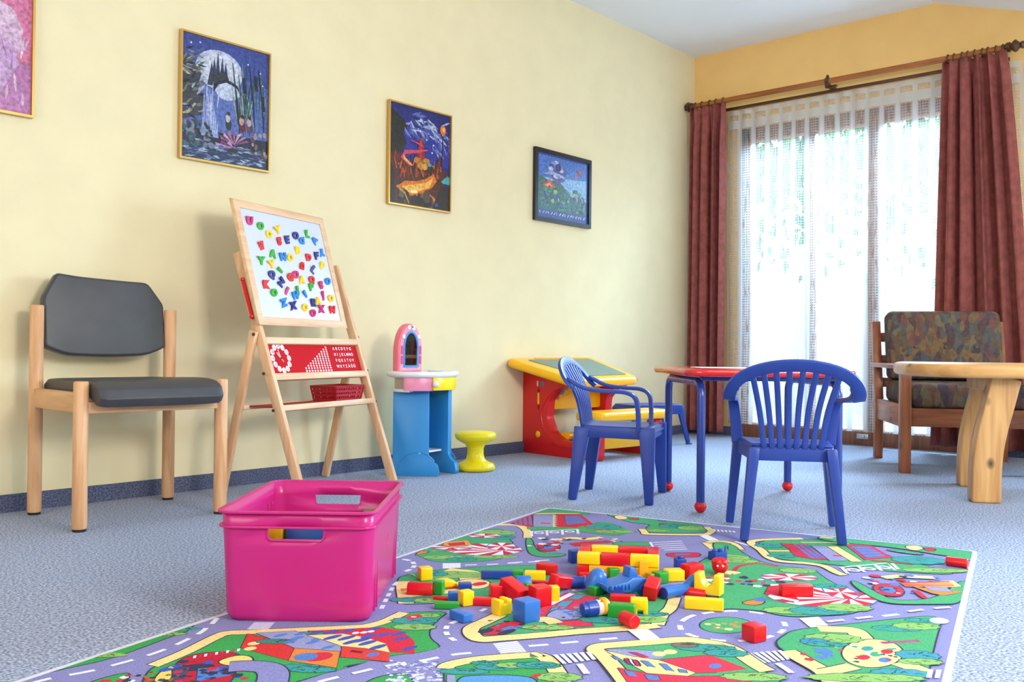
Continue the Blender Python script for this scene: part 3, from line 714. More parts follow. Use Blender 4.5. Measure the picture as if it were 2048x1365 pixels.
def text_obj_mesh(ch, size, ext=0, bev=0):
    cu = bpy.data.curves.new('t', 'FONT'); cu.body = ch; cu.size = size; cu.extrude = ext; cu.align_x = 'CENTER'; cu.align_y = 'CENTER'; cu.resolution_u = 3
    cu.offset = size*(.075 if ext else .02); cu.bevel_depth = bev
    o = bpy.data.objects.new('t', cu); COL.objects.link(o)
    dg = bpy.context.evaluated_depsgraph_get(); dg.update()
    me = bpy.data.meshes.new_from_object(o.evaluated_get(dg)); 
    bpy.data.objects.remove(o); bpy.data.curves.remove(cu); return me
def join_text(items, M, material, name, parent):
    bm = bmesh.new()
    for ch, x, y, sz in items:
        me = text_obj_mesh(ch, sz); b2 = bmesh.new(); b2.from_mesh(me); bmesh.ops.transform(b2, matrix=M@Matrix.Translation((x, y, 0)), verts=b2.verts[:])
        tm = bpy.data.meshes.new('x'); b2.to_mesh(tm); b2.free(); bm.from_mesh(tm); bpy.data.meshes.remove(tm); bpy.data.meshes.remove(me)
    me = bpy.data.meshes.new(name); bm.to_mesh(me); bm.free(); me.materials.clear(); me.materials.append(material)
    for p in me.polygons: p.material_index = 0
    o = bpy.data.objects.new(name, me); COL.objects.link(o); o.parent = parent; return o
M_redink = mat('red_ink', (170, 40, 60), .5); M_whiteink = mat('white_ink', (248, 240, 244), .5)
EZ, BM_, BW, BH, EP, ETH = easel()

# magnetic letters: (crop x, crop y, letter, colour, turn, label)
MC = {'pink': (206, 20, 110), 'green': (50, 170, 30), 'yellow': (250, 206, 10), 'red': (222, 30, 24), 'navy': (34, 26, 130), 'blue': (22, 130, 210)}
MM = {k: mat('magnet_'+k, v, .35) for k, v in MC.items()}
LET = [
 (110, 175, 'U', 'pink', 0, 'pink magnetic letter U in the top left corner of the whiteboard'),
 (238, 235, 'O', 'green', 10, 'green magnetic letter O right of the corner pink U'),
 (335, 330, 'O', 'yellow', 0, 'yellow round magnetic letter O, topmost of the yellow rounds'),
 (440, 283, 'Y', 'yellow', 20, 'yellow magnetic letter Y, highest yellow letter on the whiteboard'),
 (235, 450, 'E', 'red', 200, 'red magnetic letter E at the upper left, below the green O'),
 (455, 410, 'S', 'red', 15, 'red magnetic letter S beside the navy E'),
 (548, 393, 'E', 'navy', 10, 'navy magnetic letter E right of the red S'),
 (650, 345, 'O', 'navy', 0, 'navy magnetic letter O at the upper middle'),
 (722, 397, 'D', 'blue', 190, 'blue magnetic letter D touching the navy O'),
 (790, 327, 'L', 'green', 0, 'green magnetic letter L at the upper right'),
 (878, 400, 'A', 'blue', 60, 'blue magnetic letter A at the upper right edge, below the green L'),
 (670, 515, 'B', 'yellow', 5, 'yellow blocky magnetic letter B right of centre, above the red D'),
 (490, 590, 'N', 'blue', 5, 'blue magnetic letter N beside a yellow O'),
 (578, 598, 'O', 'yellow', 0, 'yellow magnetic letter O right of the blue N'),
 (368, 555, 'A', 'green', -10, 'green magnetic letter A left of the blue N'),
 (228, 637, 'Y', 'green', 0, 'green magnetic letter Y at the left edge'),
 (350, 680, 'Y', 'yellow', 15, 'yellow magnetic letter Y right of the green Y'),
 (453, 745, 'I', 'green', 70, 'small green magnetic letter I lying flat'),
 (797, 597, 'D', 'red', 0, 'small red magnetic letter D left of the navy F'),
 (893, 578, 'F', 'navy', 5, 'navy magnetic letter F near the right edge'),
 (958, 533, 'Y', 'blue', 190, 'blue magnetic letter Y at the right edge beside the navy F'),
 (722, 693, 'D', 'red', 90, 'red magnetic letter D lying on its side, centre right'),
 (847, 740, 'L', 'navy', -50, 'navy magnetic letter L tilted, above the red Q'),
 (957, 695, 'P', 'yellow', -20, 'yellow magnetic letter P at the right edge'),
 (345, 797, 'Q', 'navy', -10, 'navy magnetic letter Q on the left half'),
 (460, 890, 'N', 'navy', 60, 'navy magnetic letter N on the left half below the small green I'),
 (573, 828, 'G', 'red', 0, 'red magnetic letter G touching the pink O'),
 (635, 797, 'O', 'pink', 0, 'pink magnetic letter O in the middle of the whiteboard'),
 (707, 860, 'A', 'yellow', 10, 'yellow magnetic letter A right of the pink O'),
 (827, 857, 'Q', 'red', 0, 'red magnetic letter Q above the green P'),
 (1020, 875, 'O', 'blue', 10, 'blue magnetic letter O at the right edge'),
 (940, 920, 'S', 'pink', 20, 'pink magnetic letter S near the right edge'),
 (268, 917, 'K', 'red', 0, 'red magnetic letter K at the left edge'),
 (365, 1015, 'O', 'green', 5, 'green magnetic letter O at the lower left, below the red K'),
 (520, 993, 'I', 'pink', -35, 'pink magnetic letter I leaning, lower left of the middle'),
 (655, 980, 'J', 'green', 20, 'green magnetic letter J below the pink O'),
 (625, 1045, 'H', 'blue', 15, 'blue magnetic letter H below the green J'),
 (745, 1027, 'I', 'blue', 45, 'small blue magnetic letter I slanting right of the green J'),
 (820, 945, 'P', 'green', 5, 'green magnetic letter P below the red Q'),
 (960, 1037, 'J', 'pink', 10, 'pink magnetic letter J near the right edge'),
 (1055, 1077, 'O', 'yellow', 0, 'yellow magnetic letter O nearest the right edge'),
 (480, 1137, 'Z', 'blue', 15, 'blue magnetic letter Z at the lower left'),
 (593, 1170, 'X', 'navy', 10, 'navy magnetic letter X at the bottom'),
 (738, 1190, 'O', 'yellow', 0, 'yellow magnetic letter O at the bottom middle'),
 (838, 1130, 'R', 'navy', 0, 'navy magnetic letter R near the bottom'),
 (897, 1110, 'A', 'yellow', 10, 'yellow magnetic letter A touching the navy R'),
 (935, 1205, 'X', 'pink', 0, 'pink magnetic letter X near the bottom right'),
 (832, 1257, 'O', 'pink', 10, 'pink magnetic letter O at the very bottom'),
 (1068, 1213, 'N', 'red', 0, 'red magnetic letter N in the bottom right corner'),
]
# homography from the seen board corners to board metres
def homog(src, dst):
    A = []
    for (x, y), (u, v) in zip(src, dst):
        A.append([x, y, 1, 0, 0, 0, -u*x, -u*y, -u]); A.append([0, 0, 0, x, y, 1, -v*x, -v*y, -v])
    return np.linalg.svd(np.array(A))[2][-1].reshape(3, 3)
HB = homog([(0, 20), (945, 215), (1180, 1345), (215, 1305)], [(0, BH), (BW, BH), (BW, 0), (0, 0)])
for (x, y, ch, c, a, lab) in LET:
    q = HB@np.array([x, y, 1]); u, v = q[0]/q[2], q[1]/q[2]
    me = text_obj_mesh(ch, .044 if ch not in 'OQD' else .040, .0035); me.materials.clear(); me.materials.append(MM[c])
    for p in me.polygons: p.material_index = 0; p.use_smooth = False
    o = bpy.data.objects.new('magnetic_letter', me); COL.objects.link(o)
    o.matrix_world = BM_@Matrix.Translation((u, v, .004))@Matrix.Rotation(R(a), 4, 'Z')@Matrix.Diagonal((1.0, .9, 1, 1))
    tag(o, lab, 'magnetic letter', 'magnetic letters on the whiteboard')

# red basket on the easel shelf
def basket():
    p = EP(-.115, .345); 
    M0 = Matrix.Translation(EZ.location)@Matrix.Rotation(ETH, 4, 'Z')
    q = M0@Vector((-.130, .340*.345+.073, .3425))
    t = thing('basket', 'dark red perforated plastic basket on the easel shelf', 'basket', q, ETH)
    M_b = mat('dark_red_plastic', (170, 14, 34), .35)
    W_, D_, H_ = .20, .12, .058
    b = MB(); k = .88
    for s_ in (-1, 1):
        # lattice walls: rails and uprights
        for z in (0.004, .022, .038, .054):
            f = k+(1-k)*z/H_
            b.box((0, s_*D_/2*f, z), (W_*f, .003, .009)); b.box((s_*W_/2*f, 0, z), (.003, D_*f, .009))
        for i in range(13):
            x = -W_/2+W_*i/12; b.bar((x*k, s_*D_/2*k, .004), (x, s_*D_/2, H_), .0075, .003, (1, 0, 0))
        for i in range(8):
            y = -D_/2+D_*i/7; b.bar((s_*W_/2*k, y*k, .004), (s_*W_/2, y, H_), .0075, .003, (0, 1, 0))
    b.build('wall', M_b, t, smooth=False)
    b = MB(); b.prism([rrect(-W_/2-.005, -D_/2-.005, W_/2+.005, D_/2+.005, .012), rrect(-W_/2+.004, -D_/2+.004, W_/2-.004, D_/2-.004, .008)], H_-.004, H_+.003); b.build('rim', M_b, t)
    b = MB(); b.box((0, 0, .002), (W_*k, D_*k, .004)); b.build('bottom', M_b, t)
basket()

# ------------------------------------------------------------------ toy vanity
def vanity():
    t = thing('toy_vanity', 'pink, white and blue plastic toy vanity with arched mirror by the left wall', 'toy vanity', (-2.735, -.262, 0), R(9))
    # two side panels with flared feet, back panel, foot shelf
    def side(x, name, splay):
        pr = [(-.120, 0), (.100, 0), (.105, .012), (.096, .055), (.078, .075), (.078, .375), (-.078, .375), (-.078, .085), (-.092, .065), (-.118, .05), (-.126, .012)]
        b = MB(); M_ = Matrix.Translation((x, 0, 0))@Matrix.Rotation(R(splay), 4, 'Z')@YZ(-.012)
        b.prism(rpoly(pr, .008, 3), 0, .024, M_); o = b.build(name, M_skyb, t, bevel=.004)
        b = MB(); M3 = Matrix.Translation((x, 0, 0))@Matrix.Rotation(R(splay), 4, 'Z')
        pts = [M3@Vector((-.013 if x < 0 else .013, yy, zz)) for yy, zz in arc(-.03, .02, .085, 0, 150, 12)]
        b.tube(pts, .003, 6); b.build('moulding', M_skyb, o)
        return o
    side(-.078, 'side_panel', 32); side(.108, 'side_panel', -6)
    b = MB(); b.box((.01, .062, .235), (.165, .012, .27)); b.build('back_panel', M_skyb, t, bevel=.003)
    b = MB(); b.prism(rrect(-.07, -.045, .09, .056, .01), .098, .106); b.build('foot_shelf', M_white, t)
    # curved apron in pink, yellow drawer pivoting out at the right
    def arcband(a0, a1, rx, ry, z0, z1, th_, c=(0, 0)):
        o_ = [(c[0]+rx*math.cos(R(a)), c[1]+ry*math.sin(R(a))) for a in np.linspace(a0, a1, 16)]
        i_ = [(c[0]+(rx-th_)*math.cos(R(a)), c[1]+(ry-th_)*math.sin(R(a))) for a in np.linspace(a1, a0, 16)]
        return o_+i_
    b = MB(); b.prism(arcband(188, 243, .158, .126, 0, 0, .012), .372, .430); b.prism([(-.14, -.03), (-.065, -.105), (-.05, .04), (-.12, .04)], .372, .378); b.build('left_drawer', M_pinkp, t, bevel=.002)
    b = MB(); b.prism(arcband(243, 362, .170, .134, 0, 0, .012), .374, .430); b.prism([(-.06, -.108), (.05, -.118), (.14, -.02), (.13, .04), (-.04, .04)], .374, .380); yd = b.build('right_drawer', M_yel2, t, bevel=.002)
    b = MB(); b.sphere((-.072, -.128, .402), .0145, 14); b.build('knob', M_white, yd)
    b = MB(); b.prism(arcband(150, 200, .152, .12, 0, 0, .05), .366, .378); b.build('side_tray', M_white, t, bevel=.002)
    b = MB(); b.prism(arcband(120, 200, .140, .11, 0, 0, .008), .378, .430); b.build('shelf_wall', mat('clear_grey', (190, 176, 160), .4), t)
    # white oval top
    b = MB(); b.lathe([(0, .428), (.160, .428), (.174, .434), (.179, .443), (.175, .452), (.165, .456), (.152, .452), (0, .452)], 40, Matrix.Diagonal((1, .83, 1, 1))@T(0, 0, 0)); b.build('top', M_white, t, angle=60)
    b = MB(); b.lathe([(.03, .452), (.036, .456), (.030, .458), (0, .457)], 20, T(.075, -.01, 0)); b.build('dish', M_white, t)
    # arched mirror frame on the left half, facing the front
    def arch(w_, z0, z1):
        r_ = w_; n = []
        hh = min((z1-z0)*.62, w_*1.5)
        return [(-w_, z0), (w_, z0)]+[(w_*math.cos(R(a)), z1-hh+hh*math.sin(R(a))) for a in range(0, 181, 12)]
    Mf = Matrix.Translation((-.052, .045, 0))@XZ(0)
    b = MB(); b.prism(arch(.082, .452, .664), -.018, .016, Mf); fr_ = b.build('mirror_frame', M_coral, t, bevel=.006, bseg=3)
    b = MB(); b.prism([arch(.076, .457, .657), arch(.046, .476, .626)[::-1]], .016, .0185, Mf); fp = b.build('frame_face', M_pinkp, fr_)
    b = MB(); b.prism([arch(.052, .471, .632), arch(.043, .480, .622)[::-1]], .018, .0215, Mf); b.build('blue_trim', M_skyb, fr_, bevel=.001)
    b = MB(); b.prism(arch(.0445, .479, .623), .0175, .019, Mf); b.build('mirror', M_mirror, t, smooth=False)
    M_mag = mat('magenta_plastic', (206, 70, 130), .35)
    for s_ in (-1, 1):
        for z0, z1 in ((.486, .522), (.528, .566)):
            b = MB(); b.prism(rrect(s_*.064-.0055, z0, s_*.064+.0055, z1, .003), .0185, .021, Mf); b.build('side_window', M_mag, fp)
        b = MB(); b.sphere(Mf@Vector((s_*.052, .606, .020)), .010, 12, (1, .5, 1)); b.build('white_heart', M_white, fp)
        b = MB(); b.prism(arc(s_*.05, .466, .005, 0, 360, 10)[:-1], .0185, .0205, Mf); b.build('yellow_button', M_yel2, fp)
    b = MB(); b.sphere(Mf@Vector((-.014, .646, .020)), .010, 12, (1.1, .4, 1)); b.sphere(Mf@Vector((.014, .644, .020)), .011, 12, (1.1, .4, 1)); b.build('white_bow', M_white, fp)
    b = MB(); b.sphere(Mf@Vector((.003, .648, .025)), .004, 8, (1, .4, 1)); b.build('dark_gem', M_black, fp)
vanity()
def round_stool():
    t = thing('toy_stool', 'lemon yellow plastic spool-shaped toy stool in front of the vanity', 'stool', (-2.478, -.343, 0))
    b = MB(); b.lathe([(r_*1.21, z_*1.09) for r_, z_ in [(0, .0), (.066, 0), (.074, .006), (.076, .016), (.070, .028), (.050, .036), (.036, .048), (.031, .07), (.031, .092), (.038, .108), (.058, .120), (.072, .130), (.0785, .142), (.0785, .152), (.072, .160), (0, .162)]], 36)
    b.build('seat_body', M_yel2, t, angle=60)
round_stool()

# ------------------------------------------------------------------ toy desk with bench
def toy_desk():
    t = thing('toy_desk', 'red and yellow plastic toy desk with slanted chalkboard top and attached bench', 'toy desk', (-1.485, -.062, 0), R(-6.4))
    # local: x right, y negative towards the room
    side = [(.03, .0), (-.48, 0), (-.51, .0), (-.52, .02), (-.52, .190), (-.50, .197), (-.46, .19), (-.44, .115), (-.36, .085), (-.27, .085), (-.195, .12), (-.155, .20), (-.165, .29), (-.23, .35), (-.32, .385), (-.36, .395), (.03, .485)]
    for x in (-.250, .200):
        b = MB(); b.prism(rpoly(side, .014, 3), -.026, .026, YZ(x)); s_ = b.build('side_panel', M_redp, t, bevel=.008, bseg=3)
        sx = -1 if x < 0 else 1
        xo = x+sx*.027
        b = MB(); b.tube([(xo, y, z) for y, z in bez([(-.30, .375), (-.20, .335), (-.128, .26), (-.115, .19), (-.16, .105), (-.24, .06), (-.36, .055), (-.5, .06)], 6)], .004, 6); b.build('moulding', M_redp, s_)
        b = MB(); b.sphere((xo, -.09, .105), .018, 14, (.4, 1, 1)); b.build('yellow_bolt', M_yelp, s_)
        b = MB(); b.prism(rrect(-.098, .265, -.086, .325, .005), -.002, .003, YZ(xo)); b.build('yellow_slot', M_yelp, s_)
        b = MB(); b.prism([(-.100, .26), (-.084, .26), (-.092, .235)], -.002, .003, YZ(xo)); b.prism([(-.100, .33), (-.084, .33), (-.092, .35)], -.002, .003, YZ(xo)); b.build('dark_arrow', mat('dark_maroon', (120, 10, 30), .4), s_)
        if x < 0:
            b = MB(); b.prism(rrect(-.088, .36, -.078, .388, .002), 0, .003, YZ(xo)); b.build('badge_cream', mat('cream_badge', (240, 226, 180), .4), s_)
            b = MB(); b.prism(rrect(-.112, .365, -.092, .385, .002), 0, .003, YZ(xo-.001)); b.build('badge_red', mat('badge_red', (200, 60, 50), .4), s_)
            b = MB(); b.prism(arc(-.122, .374, .012, 0, 360, 12)[:-1], 0, .004, YZ(xo)); b.build('badge_blue', M_skyb, s_)
    # slanted top
    top2 = rpoly([(-.44, .005), (.26, .03), (.20, -.40), (-.325, -.425)], [.07, .07, .05, .05], 6)
    sl = math.atan((.515-.405)/.42)
    Mt = Matrix.Translation((0, 0, .510))@Matrix.Rotation(sl, 4, 'X')
    b = MB(); b.prism(top2, -.045, .0, Mt); b.build('desk_top', M_yelp, t, bevel=.019, bseg=4, angle=60)
    b = MB(); b.prism(rpoly([(-.32, -.05), (.18, -.04), (.15, -.345), (-.20, -.36)], .015), -.001, .003, Mt); b.build('chalkboard', mat('grey_green_board', (116, 134, 122), .5), t)
    b = MB(); b.prism(rrect(-.24, -.030, .18, -.015, .006), -.001, .004, Mt); b.build('pen_tray', mat('tray_yellow', (238, 168, 10), .3), t)
    # yellow toy storage back under the top
    b = MB(); b.prism(rrect(-.225, .235, .175, .45, .01), -.02, .02, Matrix.Translation((0, -.10, 0))@XZ(0)); bp = b.build('back_board', M_yelp, t, bevel=.004)
    b = MB(); yb = -.122
    for (x, z, r_, mm) in ((-.135, .335, .022, M_skyb), (-.175, .325, .016, mat('magenta_sticker', (196, 50, 110), .4)), (-.10, .352, .016, mat('mauve_sticker', (190, 100, 150), .4)), (-.165, .30, .013, mat('magenta2', (210, 70, 120), .4))):
        b2 = MB(); b2.lathe([(r_, 0), (r_, .003), (0, .004)], 16, Matrix.Translation((x, yb+.001, z))@Matrix.Rotation(R(90), 4, 'X')); b2.build('sticker', mm, bp)
    for i in range(4):
        b2 = MB(); b2.box((-.215+i*.018, yb, .285+i*.006), (.008, .003, .012), rot('Y', 20*i)); b2.build('sticker', M_black, bp)
    b = MB(); b.tube([(-.23, -.25, .105), (.18, -.25, .105)], .028, 16, flat=(.7, 1.2)); b.build('foot_rail', M_yelp, t)
    # bench
    bx = rpoly([(-.30, -.37), (.275, -.37), (.275, -.555), (-.30, -.555)], .05, 6)
    b = MB(); b.prism(bx, .197, .244); b.build('bench_seat', M_yelp, t, bevel=.018, bseg=4, angle=60)
    b = MB(); b.box((-.025, -.47, .085), (.40, .03, .065)); b.build('bench_brace', M_yelp, t, bevel=.006)
toy_desk()

# ------------------------------------------------------------------ blue children's chairs
def child_chair(label, loc, rz):
    t = thing('child_chair', label, 'chair', loc, rz, "blue plastic children's chairs")
    # local: front is +y
    b = MB()
    def seat(u, v):
        x = (u-.5)*2; y = -.125+.275*v; hw = .112+.030*v
        z = .272-.010*(1-x*x)*math.sin(math.pi*min(1, v*1.05))+(.006 if v < .05 else 0)-(.02*((v-.9)/.1)**2 if v > .9 else 0)
        return Vector((x*hw, y, z))
    b.grid(seat, 14, 14)
    b.build('seat', M_bluep, t, solid=.008, angle=80)
    b = MB()
    out = [(-.116, -.128), (.116, -.128), (.148, .146), (-.148, .146)]; inn = [(-.108, -.120), (.108, -.120), (.140, .138), (-.140, .138)]
    b.prism([rpoly(out, .02), rpoly(inn, .016)[::-1]], .232, .272); b.build('seat_skirt', M_bluep, t, bevel=.002)
    # legs: flared channel legs, wide at the top
    for sx in (-1, 1):
        for sy in (-1, 1):
            tp = Vector((sx*.108, -.118, .268)) if sy < 0 else Vector((sx*.136, .128, .275))
            ft = Vector((sx*.137, -.148, 0)) if sy < 0 else Vector((sx*.160, .142, 0))
            b = MB(); pts = [tp, tp.lerp(ft, .12), tp.lerp(ft, .5), ft]
            b.ribbon(pts, (0, 1, 0) , [.060, .056, .045, .030], [.030, .030, .027, .024]); b.build('leg', M_bluep, t, bevel=.004)
    # arms: from the front post up and back
    for sx in (-1, 1):
        pts = bez([(sx*.140, .098, .262), (sx*.147, .097, .33), (sx*.153, .088, .382), (sx*.160, .052, .403), (sx*.170, -.02, .407), (sx*.177, -.09, .416), (sx*.177, -.135, .436), (sx*.170, -.158, .448)], 6)
        sides = []; 
        n = len(pts)
        b = MB(); b.ribbon(pts, [(1, 0, 0)]*n, [.036-.006*abs(math.sin(i/n*3)) for i in range(n)], .014); b.build('armrest', M_bluep, t, bevel=.004)
    # back: bow and eight slats
    def bow(a): # a in 0..180 from right to left
        x = .182*math.cos(R(a)); s_ = math.sin(R(a))
        z = .412+.101*s_**.8 if s_ > 0 else .412; y = -.135-.075*(s_**.6 if s_ > 0 else 0)
        return Vector((x, y, z))
    pts = [bow(a) for a in np.linspace(0, 180, 33)]
    b = MB(); sides = []
    for i, p in enumerate(pts):
        c_ = Vector((0, -.12, .36)); d = (p-c_); sides.append(d.normalized())
    b.ribbon(pts, sides, .036, .013)
    for k in range(8):
        x0 = (-.5+k/7)*.160; 
        aa = 90-(-.5+k/7)*88
        top = bow(aa); top = top+(Vector((0, -.12, .36))-top).normalized()*.010
        bot = Vector((x0, -.126, .268)); mid = Vector((x0+(top.x-x0)*.38, -.145, .268+(top.z-.268)*.5))
        b.ribbon(bez([bot, mid, top], 5), [(1, 0, 0)]*11, .0165, .010)
    b.build('backrest', M_bluep, t, bevel=.003)
    return t
child_chair("blue plastic child armchair in front of the toy desk, seen from its side", (-2.628, -1.245, 0), R(-66-90))
child_chair("blue plastic child armchair nearest the camera, seen from behind, feet on the play rug", (-2.872, -2.036, .0068), R(32-90))

# ------------------------------------------------------------------ red table
def red_table():
    t = thing('play_table', "children's table with red top, blue tube legs and red ball feet", 'table', (-2.376, -1.648, 0), R(45.3))
    s_ = .242
    b = MB(); b.prism(rrect(-.302, -.302, .302, .302, .07), .470, .495); b.build('table_top', mat('glossy_red_laminate', (214, 26, 32), .2, .6, coat=.4), t, bevel=.009, bseg=3, angle=60)
    for y in (-s_, s_):
        pass
    for sx in (-1, 1):
        for sy in (-1, 1):
            b = MB(); p = [(sx*s_, sy*s_, .022), (sx*s_, sy*s_, .40)]+[(sx*(s_-.05+.05*math.cos(R(a))), sy*s_, .40+.05*math.sin(R(a))) for a in range(15, 91, 15)]+[(0, sy*s_, .45)]
            b.tube(p, .0145, 14); lg = b.build('leg', M_bluemetal, t, angle=60)
            b = MB(); b.sphere((sx*s_, sy*s_, .021), .021, 18); b.build('ball_foot', M_redp, lg)
    b = MB(); b.box((s_-.02, 0, .462), (.03, 2*s_, .016)); b.box((-s_+.02, 0, .462), (.03, 2*s_, .016)); b.build('apron_bar', M_bluemetal, t, bevel=.003)
    return t
red_table()
sheet = MB(); sheet.box((0, 0, .0008), (.21, .15, .0016)); o = sheet.build('paper_sheet', mat('paper', (245, 245, 245), .8)); o.location = (-2.44, -1.58, .4951); o.rotation_euler = (0, 0, R(-45)); tag(o, 'white sheet of paper lying on the red table', 'paper')

# ------------------------------------------------------------------ blue stool in the corner
def corner_stool():
    t = thing('plastic_stool', 'low blue plastic stool in the corner beside the narrow curtain', 'stool', (-.86, -.215, 0), R(-22))
    b = MB(); b.prism(rrect(-.175, -.115, .175, .115, .025), .222, .236); b.build('seat', M_bluep, t, bevel=.005, bseg=3)
    b = MB(); b.prism([rrect(-.182, -.122, .182, .122, .03), rrect(-.174, -.114, .174, .114, .024)[::-1]], .180, .226); b.build('skirt', M_bluep, t, bevel=.002)
    for sx in (-1, 1):
        for sy in (-1, 1):
            b = MB(); b.ribbon([(sx*.160, sy*.102, .215), (sx*.172, sy*.110, .13), (sx*.200, sy*.125, .008)], (1, 0, 0), [.045, .030, .022], [.022, .02, .018])
            b.box((sx*.204, sy*.126, .004), (.034, .026, .008)); b.build('leg', M_bluep, t, bevel=.003)
corner_stool()

# ------------------------------------------------------------------ armchair
M_arm = wood('orange_pine', (176, 104, 62), (138, 72, 40), 2, 6, .4, knots=True)
M_armx = wood('orange_pine_side', (176, 108, 70), (140, 78, 48), 1, 6, .4, knots=True)
m = bpy.data.materials.new('leaf_pattern_fabric'); m.use_nodes = True; nt = m.node_tree; bs = nt.nodes['Principled BSDF']; bs.inputs['Roughness'].default_value = .95; bs.inputs['Specular IOR Level'].default_value = .1
tc = nt.nodes.new('ShaderNodeTexCoord'); mp = nt.nodes.new('ShaderNodeMapping'); mp.inputs['Scale'].default_value = (1.6, 1.2, .65); nt.links.new(tc.outputs['Object'], mp.inputs[0])
nn = nt.nodes.new('ShaderNodeTexNoise'); nn.inputs['Scale'].default_value = 7; nn.inputs['Detail'].default_value = 2; nt.links.new(mp.outputs[0], nn.inputs[0])
va = nt.nodes.new('ShaderNodeVectorMath'); va.operation = 'MULTIPLY_ADD'; va.inputs[1].default_value = (.14, .14, .14); nt.links.new(nn.outputs['Color'], va.inputs[0]); nt.links.new(mp.outputs[0], va.inputs[2])
vo = nt.nodes.new('ShaderNodeTexVoronoi'); vo.inputs['Scale'].default_value = 24; nt.links.new(va.outputs[0], vo.inputs[0])
rp = nt.nodes.new('ShaderNodeValToRGB'); rp.color_ramp.interpolation = 'CONSTANT'; el = rp.color_ramp.elements
pal = [(90, 70, 68), (102, 84, 68), (88, 90, 88), (120, 96, 70), (94, 74, 82), (114, 78, 72), (94, 86, 80), (82, 72, 78), (112, 102, 82)]
el[0].color = lin(pal[0]); el[1].position = 1/9; el[1].color = lin(pal[1])
for i in range(2, 9): e = el.new(i/9); e.color = lin(pal[i])
sx_ = nt.nodes.new('ShaderNodeSeparateXYZ'); nt.links.new(vo.outputs['Color'], sx_.inputs[0]); nt.links.new(sx_.outputs[0], rp.inputs[0])
nz2 = nt.nodes.new('ShaderNodeTexNoise'); nz2.inputs['Scale'].default_value = 50; nt.links.new(tc.outputs['Object'], nz2.inputs[0])
ml = nt.nodes.new('ShaderNodeMixRGB'); ml.blend_type = 'OVERLAY'; ml.inputs[0].default_value = .4; nt.links.new(rp.outputs[0], ml.inputs[1]); nt.links.new(nz2.outputs[0], ml.inputs[2]); nt.links.new(ml.outputs[0], bs.inputs['Base Color'])
M_fab = m
def armchair():
    a = math.atan2(-.515, -.857)  # facing direction
    t = thing('armchair', 'pine armchair with leaf-patterned cushions before the right curtain', 'armchair', (-.94+.0, -2.045+.0, 0), a-R(-90))
    # local: front is -y ; front legs y=-.0 ; width .61
    w = .305
    for sx in (-1, 1):
        b = MB(); b.box((sx*w, -.0, .2405), (.045, .060, .481)); b.build('front_leg', M_arm, t, bevel=.004)
        b = MB(); b.bar((sx*w, .615, 0), (sx*w, .60, .30), .055, .04, (0, 1, 0)); b.bar((sx*w, .60, .295), (sx*w, .70, .72), .055, .04, (0, 1, 0)); b.build('rear_post', M_arm, t, bevel=.004)
        b = MB(); b.box((sx*w, .31, .492), (.062, .76, .022)); b.build('armrest', M_armx, t, bevel=.007, bseg=3)
        b = MB(); b.box((sx*w, .30, .262), (.028, .60, .105)); b.build('side_rail', M_armx, t, bevel=.003)
    b = MB(); b.box((0, .01, .258), (2*w-.02, .03, .085)); b.build('front_rail', M_armf, t, bevel=.003)
    b = MB(); b.box((0, .60, .262), (2*w-.02, .03, .08)); b.build('rear_rail', M_armf, t, bevel=.003)
    for z in (.40, .52, .64):
        y = .60+(z-.295)*.235
        b = MB(); b.box((0, y+.01, z), (2*w-.02, .018, .05)); b.build('back_slat', M_armf, t, bevel=.003)
    def cushion(name, sx, sy, sz, M_, puff):
        b = MB(); n = 18; 
        b.prism(rrect(-sx/2, -sy/2, sx/2, sy/2, .035), -sz/2, sz/2, M_)
        o = b.build(name, M_fab, t, bevel=sz*.32, bseg=4, angle=75); return o
    cushion('seat_cushion', .56, .58, .115, Matrix.Translation((0, .285, .3575)), 0)
    Mb = Matrix.Translation((0, .565, .595))@Matrix.Rotation(R(90-13), 4, 'X')
    c = cushion('back_cushion', .555, .36, .11, Mb, 0)
    for i in (-1, 0, 1):
        b = MB(); b.sphere(Mb@Vector((i*.145, -.02, .056)), .009, 10); b.build('button', mat('dark_button', (90, 80, 78), .5), c)
M_armf = wood('orange_pine_front', (170, 100, 60), (132, 70, 40), 0, 6, .4, knots=True)
armchair()

# ------------------------------------------------------------------ wooden coffee table
M_table = wood('pine_table_leg', (226, 178, 116), (184, 126, 66), 2, 3.5, .35, knots=True)
M_tabletop = wood('pine_table_top', (224, 172, 104), (196, 140, 78), 0, 3, .35, knots=True)
def coffee_table():
    c_ = Vector((-1.54, -2.19, 0)); ang = math.atan2(-.883, .47)
    t = thing('coffee_table', 'pine coffee table with thick curved legs, cut by the right edge of the photo', 'table', c_, ang)
    # local: x = long axis (to the right in the photo), y = +towards the window
    b = MB(); b.prism(rrect(-.27, -.36, .95, .36, .24, 10), .468, .520); b.build('table_top', M_tabletop, t, bevel=.018, bseg=4, angle=60)
    for x0, s_ in ((0, 1), (.66, -1)):
        for y in (-.225, .225):
            cl = [(-.002, 0), (-.002, .06), (.000, .13), (.006, .20), (.020, .28), (.040, .36), (.066, .47)]
            pts = bez([(x0+s_*x, y, z) for x, z in cl], 4)
            if y > 0: pts = [p+Vector((.055, 0, 0)) for p in pts]
            b = MB(); b.ribbon(pts, [(1, 0, 0)]*len(pts), .100, .085); b.build('leg', M_table, t, bevel=.006, bseg=2, angle=60)
        b = MB(); b.box((x0+s_*.06, 0, .44), (.07, .38, .05)); b.build('brace', M_table, t, bevel=.004)
coffee_table()
